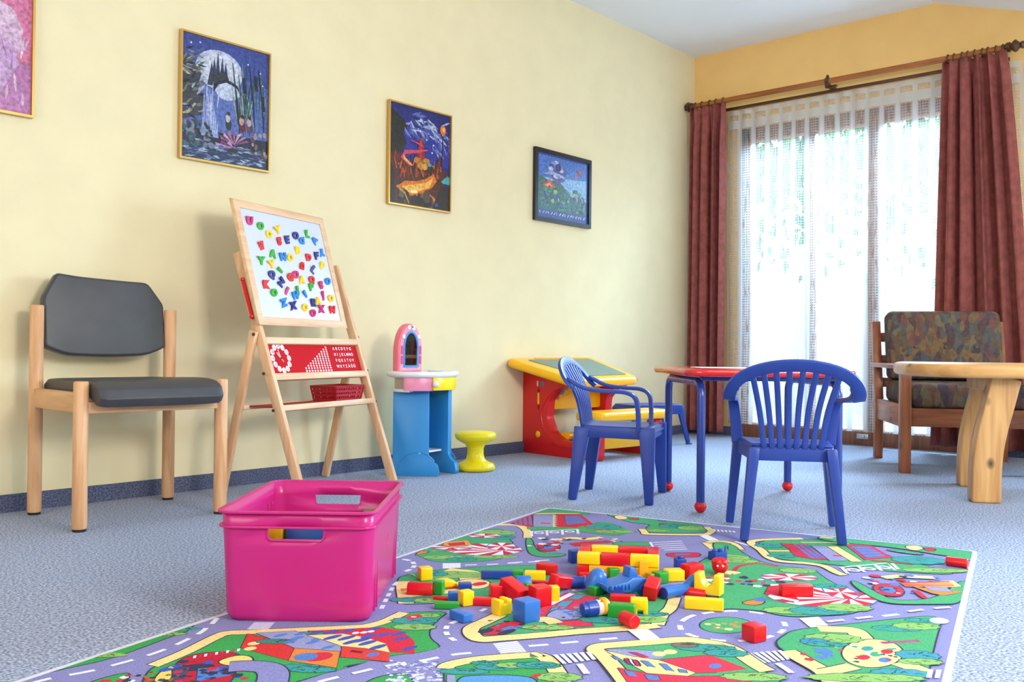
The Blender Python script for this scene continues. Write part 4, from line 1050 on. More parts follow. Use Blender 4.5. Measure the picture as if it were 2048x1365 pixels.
# ------------------------------------------------------------------ play rug (printed road map)
RUGZ = .004
M_rug = attr_mat('printed_rug_pile', .95, .1, .22, 260, bump=.5)
UO = Vector((-3.031, -1.226)); ra = R(193.0)
ru = Vector((math.cos(ra), math.sin(ra))); rv = Vector((-ru.y, ru.x))   # ru towards the camera, rv to the right
RL, RW = 2.02, 1.345
def clip_rug(P):
    def cl(P, f):
        out = []
        for i, p in enumerate(P):
            q = P[(i+1) % len(P)]; a, b_ = f(p), f(q)
            if a >= 0: out.append(p)
            if a*b_ < 0: out.append(p+(q-p)*(a/(a-b_)))
        return out
    for f in (lambda p: (p-UO).dot(ru)-.012, lambda p: RL-.012-(p-UO).dot(ru), lambda p: (p-UO).dot(rv)-.012, lambda p: RW-.012-(p-UO).dot(rv)):
        if P: P = cl(P, f)
    return P
class Rug(Paint):
    def poly(s, pts, col, raise_=True):
        P = clip_rug([Vector(p) for p in pts])
        Q = []
        for p in P:
            if not Q or (p-Q[-1]).length > 1e-5: Q.append(p)
        if len(Q) >= 3: Paint.poly(s, [tuple(p) for p in Q], col)
rug = Rug(lambda x, y, e: (x, y, RUGZ+e), .00002)
def W(px, py):
    p = at(px, py, RUGZ); return Vector((p.x, p.y))
def T5(*q): return [W(x/2.926, 1100+y/2.926) for x, y in q]
def T6(*q): return [W(600+x/3.846, 1010+y/3.846) for x, y in q]
def T7(*q): return [W(1000+x/3.74, 1000+y/3.74) for x, y in q]
def T8(*q): return [W(1450+x/3.425, 1000+y/3.425) for x, y in q]
def TF(*q): return [W(x, y) for x, y in q]
ROAD = (138, 136, 188); GRN = (78, 164, 112); GRN2 = (66, 160, 84); CREAM = (240, 214, 146); RED = (206, 52, 72); BLU = (88, 128, 196); DK = (60, 62, 84)
TEAL = (66, 152, 150); YG = (140, 184, 104); WHT = (232, 232, 244); GREY = (150, 152, 196); ORG = (222, 132, 64); PUR = (120, 110, 170)
def sm(P, n=2):
    for _ in range(n):
        Q = []
        for i in range(len(P)):
            a, b_ = P[i], P[(i+1) % len(P)]; Q += [a*.75+b_*.25, a*.25+b_*.75]
        P = Q
    return P
def smo(P, n=2):
    return [Vector((q.x, q.y)) for q in bez([Vector((p.x, p.y, 0)) for p in P], 5)]
def area_(P, col, smooth=True, edge=.0035, ecol=DK):
    Q = sm(P) if smooth else P
    if edge: rug.line([tuple(q) for q in Q]+[tuple(Q[0])], edge*2, ecol)
    rug.poly([tuple(q) for q in Q], col)
def fillp(P, col, edge=.002): area_(P, col, False, edge)
def path(P, w, col=CREAM, edge=True, smooth=True):
    Q = smo(P) if smooth else P
    if edge: rug.line([tuple(q) for q in Q], w+.006, DK)
    rug.line([tuple(q) for q in Q], w, col)
def dash(P, on=.035, off=.028, w=.0085, col=WHT, smooth=True):
    Q = smo(P) if smooth else P
    d = 0; cur = [Q[0]]; draw = True; lim = on
    for a, b_ in zip(Q, Q[1:]):
        L_ = (b_-a).length; pos = 0
        while d+(L_-pos) >= lim:
            pos += lim-d; p = a+(b_-a)*(pos/L_)
            if draw: cur.append(p); rug.line([tuple(c) for c in cur], w, col)
            cur = [p]; draw = not draw; d = 0; lim = on if draw else off
        d += L_-pos
        if draw: cur.append(b_)
def bush(P, rx, ry, col=YG, seed=0):
    rx *= .74; ry *= .62
    c = P[0]; rn = random.Random(int(c.x*9999)+seed); n = 22
    ax = ru; ay = rv; 
    # rx along image right, ry along depth
    rr = Vector((.665, -.747)); dd = Vector((.747, .665))
    ring = [c+rr*(rx*math.cos(2*math.pi*i/n))*(1+.12*(i % 2))+dd*(ry*math.sin(2*math.pi*i/n))*(1+.14*(i % 2)) for i in range(n)]
    rug.line([tuple(q) for q in ring]+[tuple(ring[0])], .005, (44, 92, 84)); rug.poly([tuple(q) for q in ring], col)
    for _ in range(int(6+rx*ry*2600)):
        a = rn.uniform(0, 6.28); k = rn.uniform(.1, .8); p = c+rr*(rx*k*math.cos(a))+dd*(ry*k*math.sin(a))
        q = p+rr*rn.uniform(.006, .014)+dd*rn.uniform(-.01, .01)
        rug.line([tuple(p), tuple((p+q)/2+dd*.003), tuple(q)], .003, tuple(int(v*.62) for v in col))
def fan(P, rx, ry, n=16, c1=RED, c2=WHT, off=(0, 0)):
    c = P[0]; rr = Vector((.665, -.747)); dd = Vector((.747, .665)); o_ = c+rr*off[0]+dd*off[1]
    ring = [c+rr*(rx*math.cos(2*math.pi*i/n))+dd*(ry*math.sin(2*math.pi*i/n)) for i in range(n)]
    rug.line([tuple(q) for q in ring]+[tuple(ring[0])], .008, (90, 120, 180))
    for i in range(n): rug.poly([tuple(o_), tuple(ring[i]), tuple(ring[(i+1) % n])], c1 if i % 2 else c2)
def cross_walk(P, n=6, col=WHT, gap=.4, a_=0):
    """P: quad a,b,c,d ; stripes run from edge ab to edge dc"""
    a, b_, c, d = P
    for i in range(n):
        t0, t1 = i/n, (i+1-gap)/n
        rug.poly([tuple(a.lerp(b_, t0)), tuple(a.lerp(b_, t1)), tuple(d.lerp(c, t1)), tuple(d.lerp(c, t0))], col)
def specks(P, r, n, cols, rn=random.Random(4), s=.006):
    for _ in range(n):
        c = P[0]+Vector((.665, -.747))*rn.uniform(-r[0], r[0])+Vector((.747, .665))*rn.uniform(-r[1], r[1]); k = rn.uniform(.5, 1.4)*s
        rug.poly([tuple(c+Vector((k*math.cos(a), k*math.sin(a)))) for a in (0, 1.3, 2.6, 3.9, 5.2)], rn.choice(cols))

# rug base and edge
def rp(u, v): q = UO+ru*u+rv*v; return (q.x, q.y)
rug.poly([rp(.012, .012), rp(RL-.012, .012), rp(RL-.012, RW-.012), rp(.012, RW-.012)], ROAD)
# --- far left garden, garage row
area_(T6((868, 382), (1100, 285), (1480, 178), (1590, 200), (1600, 262), (1645, 300), (1605, 395), (1490, 432), (1200, 445), (1010, 437), (930, 398)), GRN)
bush(T6((1110, 405)), .075, .035, YG); bush(T6((1510, 215)), .075, .06, YG); bush(T6((1500, 400)), .08, .03, YG); bush(T6((1240, 420)), .05, .03, TEAL); bush(T6((1570, 250)), .04, .05, TEAL)
fan(T6((1420, 345)), .105, .075, 18, off=(.05, -.01)); fan(T6((1550, 322)), .04, .05, 10); fan(T6((1170, 330)), .06, .03, 10); fan(T6((1420, 240)), .05, .03, 8)
fillp(T6((1110, 290), (1290, 275), (1320, 310), (1200, 330), (1100, 315)), (226, 150, 80)); fillp(T6((1140, 300), (1260, 290), (1270, 310), (1160, 320)), RED); area_(T6((890, 372), (980, 350), (990, 368), (910, 385)), ORG); specks(T6((1060, 345)), (.05, .03), 14, [RED, BLU, ORG, DK])
rug.poly([tuple(q) for q in T6((1098, 452), (1235, 450), (1235, 492), (1098, 492))], WHT)
dash(T6((1270, 465), (1460, 460), (1620, 450), (1790, 440), (1900, 432)), .03, .026); dash(T7((60, 474), (190, 465), (320, 455), (420, 448)), .04, .035)
path(T7((-20, 188), (90, 188), (160, 200), (205, 240), (208, 285)), .026)
fillp(T7((70, 180), (240, 112), (248, 205), (160, 195)), RED)
for k in range(4):
    x = 105+k*36; rug.poly([tuple(q) for q in T7((x, 168-k*13), (x+17, 160-k*13), (x+26, 190), (x+8, 190))], BLU)
fillp(T7((250, 112), (385, 118), (405, 205), (250, 198)), GREY); rug.line([tuple(q) for q in T7((305, 175), (375, 180))], .014, RED)
area_(T7((300, 80), (500, 68), (640, 92), (690, 115), (500, 108), (260, 108)), GRN, edge=.002); path(T7((270, 106), (420, 104), (600, 108)), .018)
area_(T7((195, 212), (250, 202), (600, 205), (700, 180), (780, 160), (900, 195), (955, 222), (952, 268), (800, 268), (640, 245), (420, 225), (230, 228)), GRN, edge=.002)
fillp(T7((425, 108), (600, 108), (700, 185), (560, 208), (420, 206)), RED); fillp(T7((480, 120), (590, 118), (650, 175), (500, 190)), PUR)
for k in range(5): rug.line([tuple(q) for q in T7((485, 128+k*13), (605+k*9, 126+k*12))], .006, BLU)
for k in range(6): rug.poly([tuple(q) for q in T7((392, 116+k*15), (432, 125+k*15), (398, 130+k*15))], CREAM)
bush(T7((770, 205)), .07, .07, TEAL); bush(T7((860, 240)), .08, .035, YG); rug.line([tuple(q) for q in T7((560, 208), (700, 214), (830, 236))], .008, RED)
for k in range(4):
    x = 235+k*115; rug.line([tuple(q) for q in T7((x, 235-k*4), (x+4, 275-k*6))], .008, WHT)
rug.line([tuple(q) for q in T7((235, 240), (580, 222))], .007, WHT)
for k in range(3): rug.ell(*tuple(T7((292+k*115, 250-k*5))[0]), .016, .016, WHT); rug.ell(*tuple(T7((292+k*115, 250-k*5))[0]), .009, .009, ROAD)
area_(T7((192, 290), (235, 290), (262, 375), (330, 405), (490, 402), (480, 425), (330, 432), (240, 418), (205, 385)), GRN)
def car(P, col=RED):
    area_(P, col); c = sum(P, Vector((0, 0)))/len(P); Q = [c+(p-c)*.5 for p in P]; fillp(Q, BLU)
    specks([c], (.06, .04), 10, [DK, WHT, BLU])
car(T7((285, 340), (360, 325), (440, 335), (450, 370), (380, 390), (290, 388)))
path(T7((430, 300), (540, 288), (640, 296), (760, 284)), .03); specks(T7((600, 320)), (.13, .06), 40, [RED, BLU, WHT, CREAM, DK], s=.011)
fillp(T7((520, 330), (640, 315), (840, 312), (845, 322), (700, 330), (560, 350)), RED)
area_(T7((845, 322), (1000, 315), (1120, 318), (1140, 345), (1000, 345), (850, 340)), GRN)
for k in range(5): rug.line([tuple(q) for q in T7((1130+k*25, 322+k*14), (1360+k*10, 310+k*15))], .006, WHT)
rug.line([tuple(q) for q in T7((1122, 318), (1150, 362))], .007, WHT)
area_(T7((1235, 405), (1300, 398), (1470, 395), (1505, 412), (1470, 432), (1280, 434)), RED); fillp(T7((1300, 405), (1420, 402), (1430, 415), (1310, 420)), PUR)
area_(T7((780, 108), (900, 115), (1100, 145), (1300, 168), (1480, 182), (1560, 225), (1535, 250), (1110, 252), (1085, 215), (1140, 185), (1000, 178), (880, 140)), GRN)
area_(T7((850, 122), (910, 120), (965, 138), (920, 150), (870, 146)), CREAM); area_(T7((960, 140), (1020, 138), (1040, 150), (990, 155)), RED); area_(T7((1190, 182), (1240, 178), (1260, 195), (1210, 202)), RED); area_(T7((1170, 155), (1240, 158), (1230, 168)), BLU)
bush(T7((1300, 200)), .06, .05, TEAL); bush(T7((1440, 215)), .06, .05, YG); bush(T7((1160, 232)), .06, .03, YG)
path(T7((1062, 222), (1085, 248), (1120, 260), (1500, 264), (1560, 255), (1580, 235), (1545, 208)), .022)
cross_walk(T7((1590, 222), (1765, 238), (1775, 250), (1600, 240)), 6)
rug.poly([tuple(q) for q in T7((1490, 272), (1555, 266), (1640, 308), (1575, 314))], WHT)
path(T7((1545, 322), (1575, 345), (1605, 368)), .028); path(T7((1545, 322), (1650, 314), (1740, 330), (1800, 375)), .022)
rug.poly([tuple(q) for q in T7((1750, 318), (1765, 312), (1870, 345), (1870, 352))], WHT)
# --- centre-left green with yellow paths
area_(T6((745, 578), (800, 545), (1090, 498), (1400, 480), (1640, 468), (1900, 468), (1990, 520), (1900, 640), (1700, 700), (1460, 710), (1200, 752), (850, 768), (800, 765), (775, 735)), GRN)
path(T6((1120, 507), (1200, 518), (1300, 528), (1310, 560), (1330, 600)), .055); area_(T6((1290, 570), (1450, 585), (1465, 620), (1400, 650), (1250, 650), (1150, 640), (1190, 600)), CREAM)
path(T6((790, 592), (800, 660), (818, 762)), .034, smooth=False); rug.poly([tuple(q) for q in T6((772, 648), (822, 645), (826, 665), (776, 668))], ORG)
path(T6((830, 702), (1000, 682), (1150, 668), (1280, 630)), .03); bush(T6((1140, 540)), .12, .05, YG); bush(T6((1010, 535)), .05, .04, TEAL); bush(T6((930, 735)), .09, .03, TEAL); bush(T6((1010, 740)), .05, .03, YG)
rug.ell(*tuple(T6((1380, 612))[0]), .022, .014, RED); rug.ell(*tuple(T6((1190, 638))[0]), .022, .012, RED)
dash(T6((790, 420), (850, 433), (882, 465), (850, 497), (790, 520)), .025, .016, .012); dash(T6((745, 600), (715, 635), (650, 755), (610, 830)), .028, .02, .010)
# --- garden round the fire station
area_(T5((830, 860), (840, 765), (890, 690), (1090, 606), (1250, 527), (1330, 497), (1400, 492), (2048, 462))+T6((520, 942), (680, 898), (800, 830), (1145, 825), (1080, 868), (1010, 930), (985, 990), (1002, 1040), (1070, 1088), (1058, 1110), (880, 1147), (690, 1165), (500, 1212), (300, 1256))+T5((2048, 690), (1850, 740), (1650, 800), (1300, 900)), GRN2)
path(T5((895, 682), (1090, 600), (1250, 520), (1330, 491), (1480, 484), (2048, 457))+T6((520, 936), (650, 902), (740, 862), (800, 834)), .026)
fillp(T5((1450, 495), (1560, 520), (1725, 580), (1690, 652), (1410, 577)), (212, 56, 56)); fillp(T5((1725, 580), (1990, 600), (1968, 694), (1688, 652)), ORG)
rug.ell(*tuple(T5((1862, 630))[0]), .028, .022, RED); rug.ell(*tuple(T5((1790, 630))[0]), .022, .020, BLU)
rug.ell(*tuple(T5((1485, 552))[0]), .012, .010, CREAM); rug.ell(*tuple(T5((1465, 582))[0]), .012, .010, CREAM)
fillp(T5((1500, 492), (1720, 478), (1990, 560), (1995, 598), (1725, 578), (1600, 530)), GREY); bush(T5((1610, 540)), .045, .02, (70, 130, 120))
for x, y in ((1640, 505), (1740, 520), (1830, 545), (1760, 495), (1920, 575), (1700, 540), (1860, 525)): rug.ell(*tuple(T5((x, y))[0]), .016, .007, BLU)
fillp(T6((60, 975), (330, 962), (480, 952), (640, 948), (790, 978), (880, 1055), (882, 1150), (690, 1140), (560, 1060), (300, 1000)), (208, 50, 66))
fillp(T6((55, 1010), (330, 998), (500, 1025), (662, 1075), (690, 1142), (500, 1110), (325, 1095), (200, 1050)), CREAM); fillp(T6((325, 1095), (500, 1112), (690, 1142), (682, 1212), (312, 1176)), (214, 66, 62))
for x, y in ((250, 1025), (360, 1030), (480, 1045), (400, 1060), (520, 1068), (600, 1100)): rug.ell(*tuple(T6((x, y))[0]), .022, .008, (72, 88, 170))
for x, y in ((370, 975), (560, 965), (640, 1005), (755, 998), (780, 1036), (240, 985), (120, 990), (530, 1015), (840, 1110)): rug.ell(*tuple(T6((x, y))[0]), .020, .008, (90, 84, 170))
for x, y in ((428, 992), (490, 988), (545, 980)): rug.ell(*tuple(T6((x, y))[0]), .008, .006, WHT)
rug.ell(*tuple(T6((560, 1160))[0]), .013, .010, BLU); rug.line([tuple(q) for q in T6((390, 1130), (480, 1142))], .010, (120, 30, 50))
bush(T6((880, 895)), .06, .035, TEAL); bush(T6((880, 945)), .055, .03, YG); bush(T6((990, 855)), .03, .02, YG); rug.ell(*tuple(T6((876, 867))[0]), .020, .013, RED); rug.line([tuple(q) for q in T6((855, 866), (895, 868))], .006, WHT)
bush(T5((1750, 695)), .055, .026, TEAL); bush(T6((100, 1275)), .05, .02, TEAL)
# picnic cluster
area_(T5((990, 775), (1030, 660), (1150, 610), (1330, 600), (1420, 625), (1380, 700), (1340, 800), (1150, 850)), (190, 40, 60)); 
area_(T5((890, 775), (960, 700), (1060, 665), (1010, 740), (960, 800)), (236, 206, 110)); area_(T5((1260, 660), (1390, 620), (1480, 630), (1470, 680), (1340, 685)), (240, 212, 118))
area_(T5((1050, 690), (1200, 668), (1270, 690), (1100, 720)), DK); fillp(T5((1160, 700), (1320, 690), (1350, 740), (1150, 775)), BLU); fillp(T5((1010, 700), (1110, 690), (1080, 760), (1010, 770)), (76, 80, 110))
specks(T5((1180, 730)), (.08, .06), 40, [DK, RED, (60, 90, 190), DK], s=.009); specks(T5((960, 740)), (.03, .04), 16, [DK, (160, 120, 40)], s=.004)
for k in range(9):
    x = 1130+k*32; rug.poly([tuple(q) for q in T5((x, 640-k*5), (x+16, 637-k*5), (x+20, 622-k*5), (x+3, 625-k*5))], RED if k % 2 else WHT)
path(T5((1340, 690), (1450, 684), (1560, 695), (1600, 730), (1590, 790)), .050, ROAD)
# left edge strip and far road
area_(T5((20, 768), (130, 732), (440, 636), (620, 582), (870, 486), (1165, 390), (1105, 478), (1000, 508), (860, 562), (640, 642), (400, 692), (180, 742)), GRN2)
bush(T5((555, 618)), .075, .020, YG); bush(T5((960, 492)), .055, .017, YG); bush(T5((1045, 462)), .06, .018, TEAL)
for x, y, c_ in ((680, 568, BLU), (700, 545, RED), (810, 528, BLU), (370, 645, BLU), (530, 600, RED)): rug.ell(*tuple(T5((x, y))[0]), .03, .012, c_)
dash(T5((150, 790), (320, 748), (450, 726), (570, 702), (675, 676), (778, 648), (872, 620), (962, 588), (1035, 558), (1090, 531), (1140, 505), (1185, 478), (1215, 453), (1245, 430), (1275, 395)), .040, .028, .010)
area_(T5((480, 800), (580, 762), (740, 720), (760, 745), (700, 790), (560, 830)), GRN2); specks(T5((690, 760)), (.03, .02), 10, [RED, WHT, DK])
rug.poly([tuple(q) for q in T5((1488, 428), (1608, 428), (1570, 470), (1445, 470))], (204, 204, 232))
dash(T6((140, 1368), (320, 1323), (450, 1294), (590, 1261), (710, 1237), (830, 1216), (960, 1197), (1080, 1172), (1205, 1151), (1320, 1140), (1440, 1127)), .038, .026, .010)
dash(T6((1430, 800), (1370, 828), (1310, 846)), .022, .02, .010); dash(T6((1205, 898), (1160, 918), (1128, 945), (1124, 985), (1150, 1022), (1215, 1062)), .022, .016, .011)
cross_walk(T6((1485, 1070), (1560, 1165), (1750, 1142), (1672, 1050)), 7, WHT, .22)
dash(T6((1760, 1088), (1900, 1077))+T7((240, 1093), (350, 1085), (470, 1072), (585, 1062), (700, 1052)), .035, .026, .010); dash(T7((745, 1046), (850, 1038), (930, 1030)), .036, .028, .010)
area_(T6((470, 1400), (560, 1340), (690, 1308), (800, 1300), (850, 1322), (872, 1400)), GRN2)
specks(T6((980, 1300)), (.07, .06), 240, [(190, 196, 232), (110, 110, 170), WHT], s=.004)
# --- pond block at the bottom
area_(T6((1115, 1420), (1112, 1262), (1165, 1232), (1400, 1192), (1800, 1162), (1862, 1172))+T7((330, 1180), (400, 1240), (470, 1340), (500, 1420)), GRN2)
path(T6((1115, 1262), (1165, 1228), (1400, 1187), (1800, 1157))+T7((270, 1166), (325, 1178), (375, 1215), (430, 1290), (470, 1370)), .030)
area_(T6((1200, 1400), (1230, 1330), (1330, 1318), (1560, 1312), (1800, 1330), (1830, 1400)), (92, 150, 210)); fillp(T6((1130, 1310), (1190, 1312), (1200, 1380), (1130, 1380)), GREY)
bush(T6((1520, 1250)), .05, .025, TEAL); bush(T6((1690, 1238)), .055, .022, YG); bush(T6((1830, 1238)), .05, .025, TEAL); bush(T6((1260, 1285)), .055, .02, TEAL); bush(T6((1420, 1220)), .03, .014, TEAL)
bush(T7((300, 1235)), .035, .02, TEAL); bush(T7((440, 1330)), .05, .03, YG); rug.ell(*tuple(T7((270, 1320))[0]), .012, .006, RED)
# --- middle block under the toys
area_(T6((1520, 858), (1400, 915), (1330, 950), (1330, 1000), (1420, 1035))+T7((20, 1028), (300, 1005), (600, 977), (1000, 950), (1170, 930), (1190, 892), (1165, 868), (1250, 812), (1298, 742), (1250, 700), (900, 660), (560, 690), (300, 780), (120, 850)), GRN)
path(T6((1540, 850), (1420, 905), (1320, 955), (1330, 1010), (1400, 1040))+T7((10, 1040), (300, 1018), (600, 990), (1000, 962), (1180, 945)), .032)
path(T7((1180, 940), (1196, 905), (1215, 865), (1275, 815), (1308, 735)), .026)
area_(T6((1400, 985), (1480, 940), (1600, 905), (1710, 902), (1720, 930), (1620, 970), (1540, 1005), (1420, 1008)), RED); fillp(T6((1540, 960), (1620, 935), (1680, 940), (1600, 980)), BLU); rug.ell(*tuple(T6((1430, 975))[0]), .02, .012, DK); rug.ell(*tuple(T6((1590, 985))[0]), .025, .010, DK)
fillp(T7((500, 700), (740, 730), (560, 830), (300, 890), (250, 850)), (206, 60, 84))
for q in (((560, 715), (640, 720), (590, 750), (510, 745)), ((460, 765), (550, 760), (500, 805), (420, 800)), ((390, 815), (440, 808), (420, 840), (360, 850))): fillp(T7(*q), (84, 150, 186))
rug.line([tuple(q) for q in T7((370, 790), (540, 705))], .014, WHT)
area_(T7((330, 880), (420, 820), (560, 830), (620, 870), (600, 900), (420, 905)), GREY); specks(T7((470, 860)), (.12, .06), 50, [BLU, DK, (110, 140, 200)], s=.006)
fillp(T7((415, 912), (660, 905), (705, 950), (460, 962)), (206, 60, 84)); path(T7((275, 905), (350, 900), (420, 930)), .034, CREAM); bush(T7((350, 960)), .07, .024, YG); bush(T7((790, 900)), .07, .04, TEAL); bush(T7((1080, 900)), .06, .035, YG); bush(T7((1120, 860)), .05, .025, TEAL); specks(T7((100, 950)), (.05, .04), 14, [BLU, DK, RED])
path(T7((590, 690), (540, 680), (640, 700), (750, 725)), .012)
# --- roundabout
rug.line([tuple(q) for q in sm(T7((1500, 905), (1600, 880), (1740, 880), (1830, 895), (1870, 920)))], .001, DK)
def ellp(c, rx, ry, a0, a1, n=28): return [Vector((c[0]+rx*math.cos(R(a0+(a1-a0)*i/n)), c[1]+ry*math.sin(R(a0+(a1-a0)*i/n)))) for i in range(n+1)]
area_([W(1000+x/3.74, 1000+y/3.74) for x, y in ellp((1690, 940), 195, 60, 0, 350, 16)], GRN); specks(T7((1740, 945)), (.05, .03), 16, [CREAM, ORG, (190, 150, 100)], s=.007)
dash([W(1000+x/3.74, 1000+y/3.74) for x, y in ellp((1740, 945), 395, 112, -150, -395)], .030, .024, .011, smooth=False); dash([W(1000+x/3.74, 1000+y/3.74) for x, y in ellp((1740, 945), 395, 112, -150, -35)], .030, .024, .011, smooth=False)
# --- right garden with the big top
area_(T7((1660, 840), (1640, 700), (1400, 600), (1440, 500), (1620, 400), (1590, 330), (1640, 318), (1740, 335))+T8((0, 305), (60, 312), (120, 372), (250, 432), (380, 458), (500, 468), (610, 485), (700, 555), (822, 612), (900, 682), (942, 752), (860, 790), (560, 803), (400, 802), (250, 762), (0, 745)), GRN)
path(T8((60, 492), (100, 458), (230, 442), (370, 462)), .012, RED, False); specks(T8((130, 560)), (.09, .05), 40, [WHT, RED, DK, PUR], s=.010); fan(T8((440, 535)), .07, .035, 12)
fan(T8((660, 672)), .12, .085, 20, off=(.06, -.01)); fan(T8((790, 640)), .035, .06, 10); fillp(T8((270, 650), (300, 600), (390, 590), (500, 690), (470, 712)), RED); rug.line([tuple(q) for q in T8((300, 662), (500, 702))], .016, WHT)
bush(T8((460, 765)), .08, .04, YG); bush(T8((640, 768)), .08, .045, TEAL); bush(T8((830, 745)), .07, .045, YG); bush(T8((500, 490)), .06, .04, YG); bush(T8((30, 400)), .07, .06, YG); bush(T8((110, 425)), .06, .03, YG); bush(T8((720, 600)), .05, .03, TEAL)
area_(T8((100, 712), (200, 690), (260, 680), (270, 715), (200, 730)), ORG); rug.ell(*tuple(T8((240, 690))[0]), .018, .014, BLU); path(T8((0, 510), (40, 500), (90, 510)), .03)
area_(T8((10, 300), (20, 380), (0, 360)), BLU)
# --- garage at the right
area_(T8((200, 285), (560, 270), (760, 288), (960, 308), (1110, 385), (1300, 440), (1560, 500), (1550, 515), (1300, 505), (1000, 482), (800, 452), (560, 432), (400, 412), (320, 397), (290, 360)), GRN)
path(T8((530, 270), (190, 286), (250, 350), (300, 398), (380, 425), (560, 440), (680, 460), (760, 500), (815, 522)), .024); path(T8((300, 355), (440, 355)), .018)
bush(T8((300, 320)), .05, .04, TEAL); bush(T8((390, 390)), .05, .03, TEAL); path(T8((520, 296), (760, 300), (850, 306)), .012, CREAM)
fillp(T8((380, 303), (560, 312), (715, 418), (590, 412), (480, 390), (440, 345)), (200, 56, 80))
for k in range(3): rug.poly([tuple(q) for q in T8((470+k*36, 312), (490+k*36, 313), (620+k*36, 408), (590+k*36, 406))], (92, 120, 190))
fillp(T8((590, 318), (725, 325), (870, 422), (722, 425)), GREY); rug.line([tuple(q) for q in T8((740, 388), (820, 392))], .014, RED)
path(T8((735, 325), (800, 365), (905, 430)), .03); fillp(T8((820, 310), (1000, 318), (1150, 402), (960, 418)), (206, 60, 84)); fillp(T8((860, 322), (990, 328), (1100, 395), (970, 406)), PUR)
for k in range(4): rug.line([tuple(q) for q in T8((870+k*28, 332+k*20), (1000+k*30, 334+k*17))], .012, (96, 130, 196))
rug.line([tuple(q) for q in T8((1000, 420), (1140, 432), (1290, 450))], .010, RED); bush(T8((1330, 420)), .09, .07, TEAL); bush(T8((1440, 490)), .11, .035, YG)
area_(T8((640, 255), (800, 268), (1100, 300), (1300, 318), (1560, 345), (1740, 368), (1730, 425), (1690, 425), (1600, 400), (1400, 372), (1250, 345), (1000, 315), (800, 300), (640, 275)), GRN)
area_(T8((1220, 322), (1320, 318), (1370, 342), (1280, 356)), CREAM); area_(T8((1360, 336), (1430, 336), (1445, 355), (1380, 362)), RED); area_(T8((1680, 392), (1720, 392), (1722, 412)), RED); path(T8((1640, 462), (1700, 480)), .02); path(T8((650, 262), (740, 268)), .018)
area_(T8((1080, 345), (1200, 350), (1400, 385), (1250, 375)), GRN)
for k in range(4):
    x = 800+k*115; rug.line([tuple(q) for q in T8((x, 470-k*9), (x+42, 510-k*9))], .009, WHT)
rug.line([tuple(q) for q in T8((785, 470), (1110, 440), (1165, 488))], .008, WHT)
for k in range(3): rug.ell(*tuple(T8((880+k*105, 488-k*9))[0]), .018, .018, WHT); rug.ell(*tuple(T8((880+k*105, 488-k*9))[0]), .010, .010, ROAD)
area_(T8((858, 562), (900, 566), (1060, 655), (1160, 700), (1400, 692), (1520, 640), (1600, 570), (1660, 560), (1640, 720), (1400, 722), (1150, 722), (1030, 690), (900, 610)), GRN)
car(T8((1010, 605), (1060, 580), (1180, 590), (1235, 640), (1190, 672), (1080, 660), (1040, 640))); path(T8((1080, 540), (1200, 530), (1300, 535), (1430, 540)), .03); specks(T8((1230, 560)), (.10, .05), 30, [BLU, DK, WHT, RED], s=.012)
fillp(T8((1190, 575), (1380, 572), (1560, 560), (1620, 600), (1500, 612), (1300, 598)), CREAM)
for k in range(4): rug.line([tuple(q) for q in T8((1200+k*10, 578+k*7), (1540+k*14, 570+k*12))], .010, RED if k % 2 == 0 else ORG)
fillp(T8((1280, 600), (1330, 608), (1640, 640), (1500, 665), (1420, 650)), ORG); fillp(T8((1360, 602), (1520, 612), (1560, 640), (1420, 632)), GREY); fillp(T8((1280, 628), (1330, 632), (1400, 690), (1350, 680)), RED)
dash(T8((700, 842), (830, 828), (920, 818), (1060, 800), (1170, 787), (1280, 770), (1390, 756), (1510, 746), (1625, 736)), .042, .030, .011)
rug.poly([tuple(q) for q in T8((508, 820), (640, 808), (718, 880), (590, 886))], WHT)
# --- playground block at the right front
area_(T8((345, 985), (400, 945), (460, 905), (640, 882), (900, 856), (1200, 822), (1440, 800), (1478, 852), (1450, 930), (1410, 1090), (1375, 1260), (1100, 1330), (760, 1280), (690, 1190), (400, 1045)), GRN)
path(T8((640, 892), (780, 898), (880, 905), (930, 945), (970, 1000)), .040); area_([W(1450+x/3.425, 1000+y/3.425) for x, y in ellp((1010, 1062), 210, 98, 0, 340, 14)], CREAM)
path(T8((1190, 1125), (1290, 1160), (1372, 1192)), .040); path(T8((425, 1045), (560, 1120), (680, 1190), (740, 1260)), .036); path(T8((680, 1192), (780, 1172), (880, 1150)), .032)
for x, y, c_ in ((975, 1030, TEAL), (950, 1090, RED), (1110, 1050, RED), (1095, 1108, BLU), (1000, 1060, WHT), (1035, 1068, GRN)): rug.ell(*tuple(T8((x, y))[0]), .016, .010, c_)
specks(T8((1020, 1070)), (.06, .05), 24, [RED, TEAL, WHT, DK], s=.005); rug.line([tuple(q) for q in T8((1070, 990), (1200, 985), (1330, 975))], .012, RED); rug.line([tuple(q) for q in T8((1090, 995), (1310, 978))], .006, PUR)
bush(T8((740, 960)), .07, .045, YG); bush(T8((620, 985)), .035, .035, BLU if False else (72, 140, 180)); bush(T8((700, 1000)), .05, .02, TEAL); bush(T8((1180, 890)), .065, .03, TEAL); bush(T8((1310, 875)), .06, .035, YG); bush(T8((1340, 835)), .04, .02, TEAL)
bush(T8((1320, 1075)), .05, .04, (72, 150, 170)); bush(T8((1340, 1120)), .05, .025, YG); bush(T8((1200, 1200)), .065, .035, (72, 150, 170)); bush(T8((960, 1230)), .13, .03, YG); specks(T8((660, 1080)), (.03, .03), 5, [RED, BLU], s=.014)
rug.ell(*tuple(T8((1468, 838))[0]), .024, .018, WHT); cross_walk(T8((1392, 1172), (1560, 1180), (1545, 1235), (1378, 1230)), 3, WHT, .35)
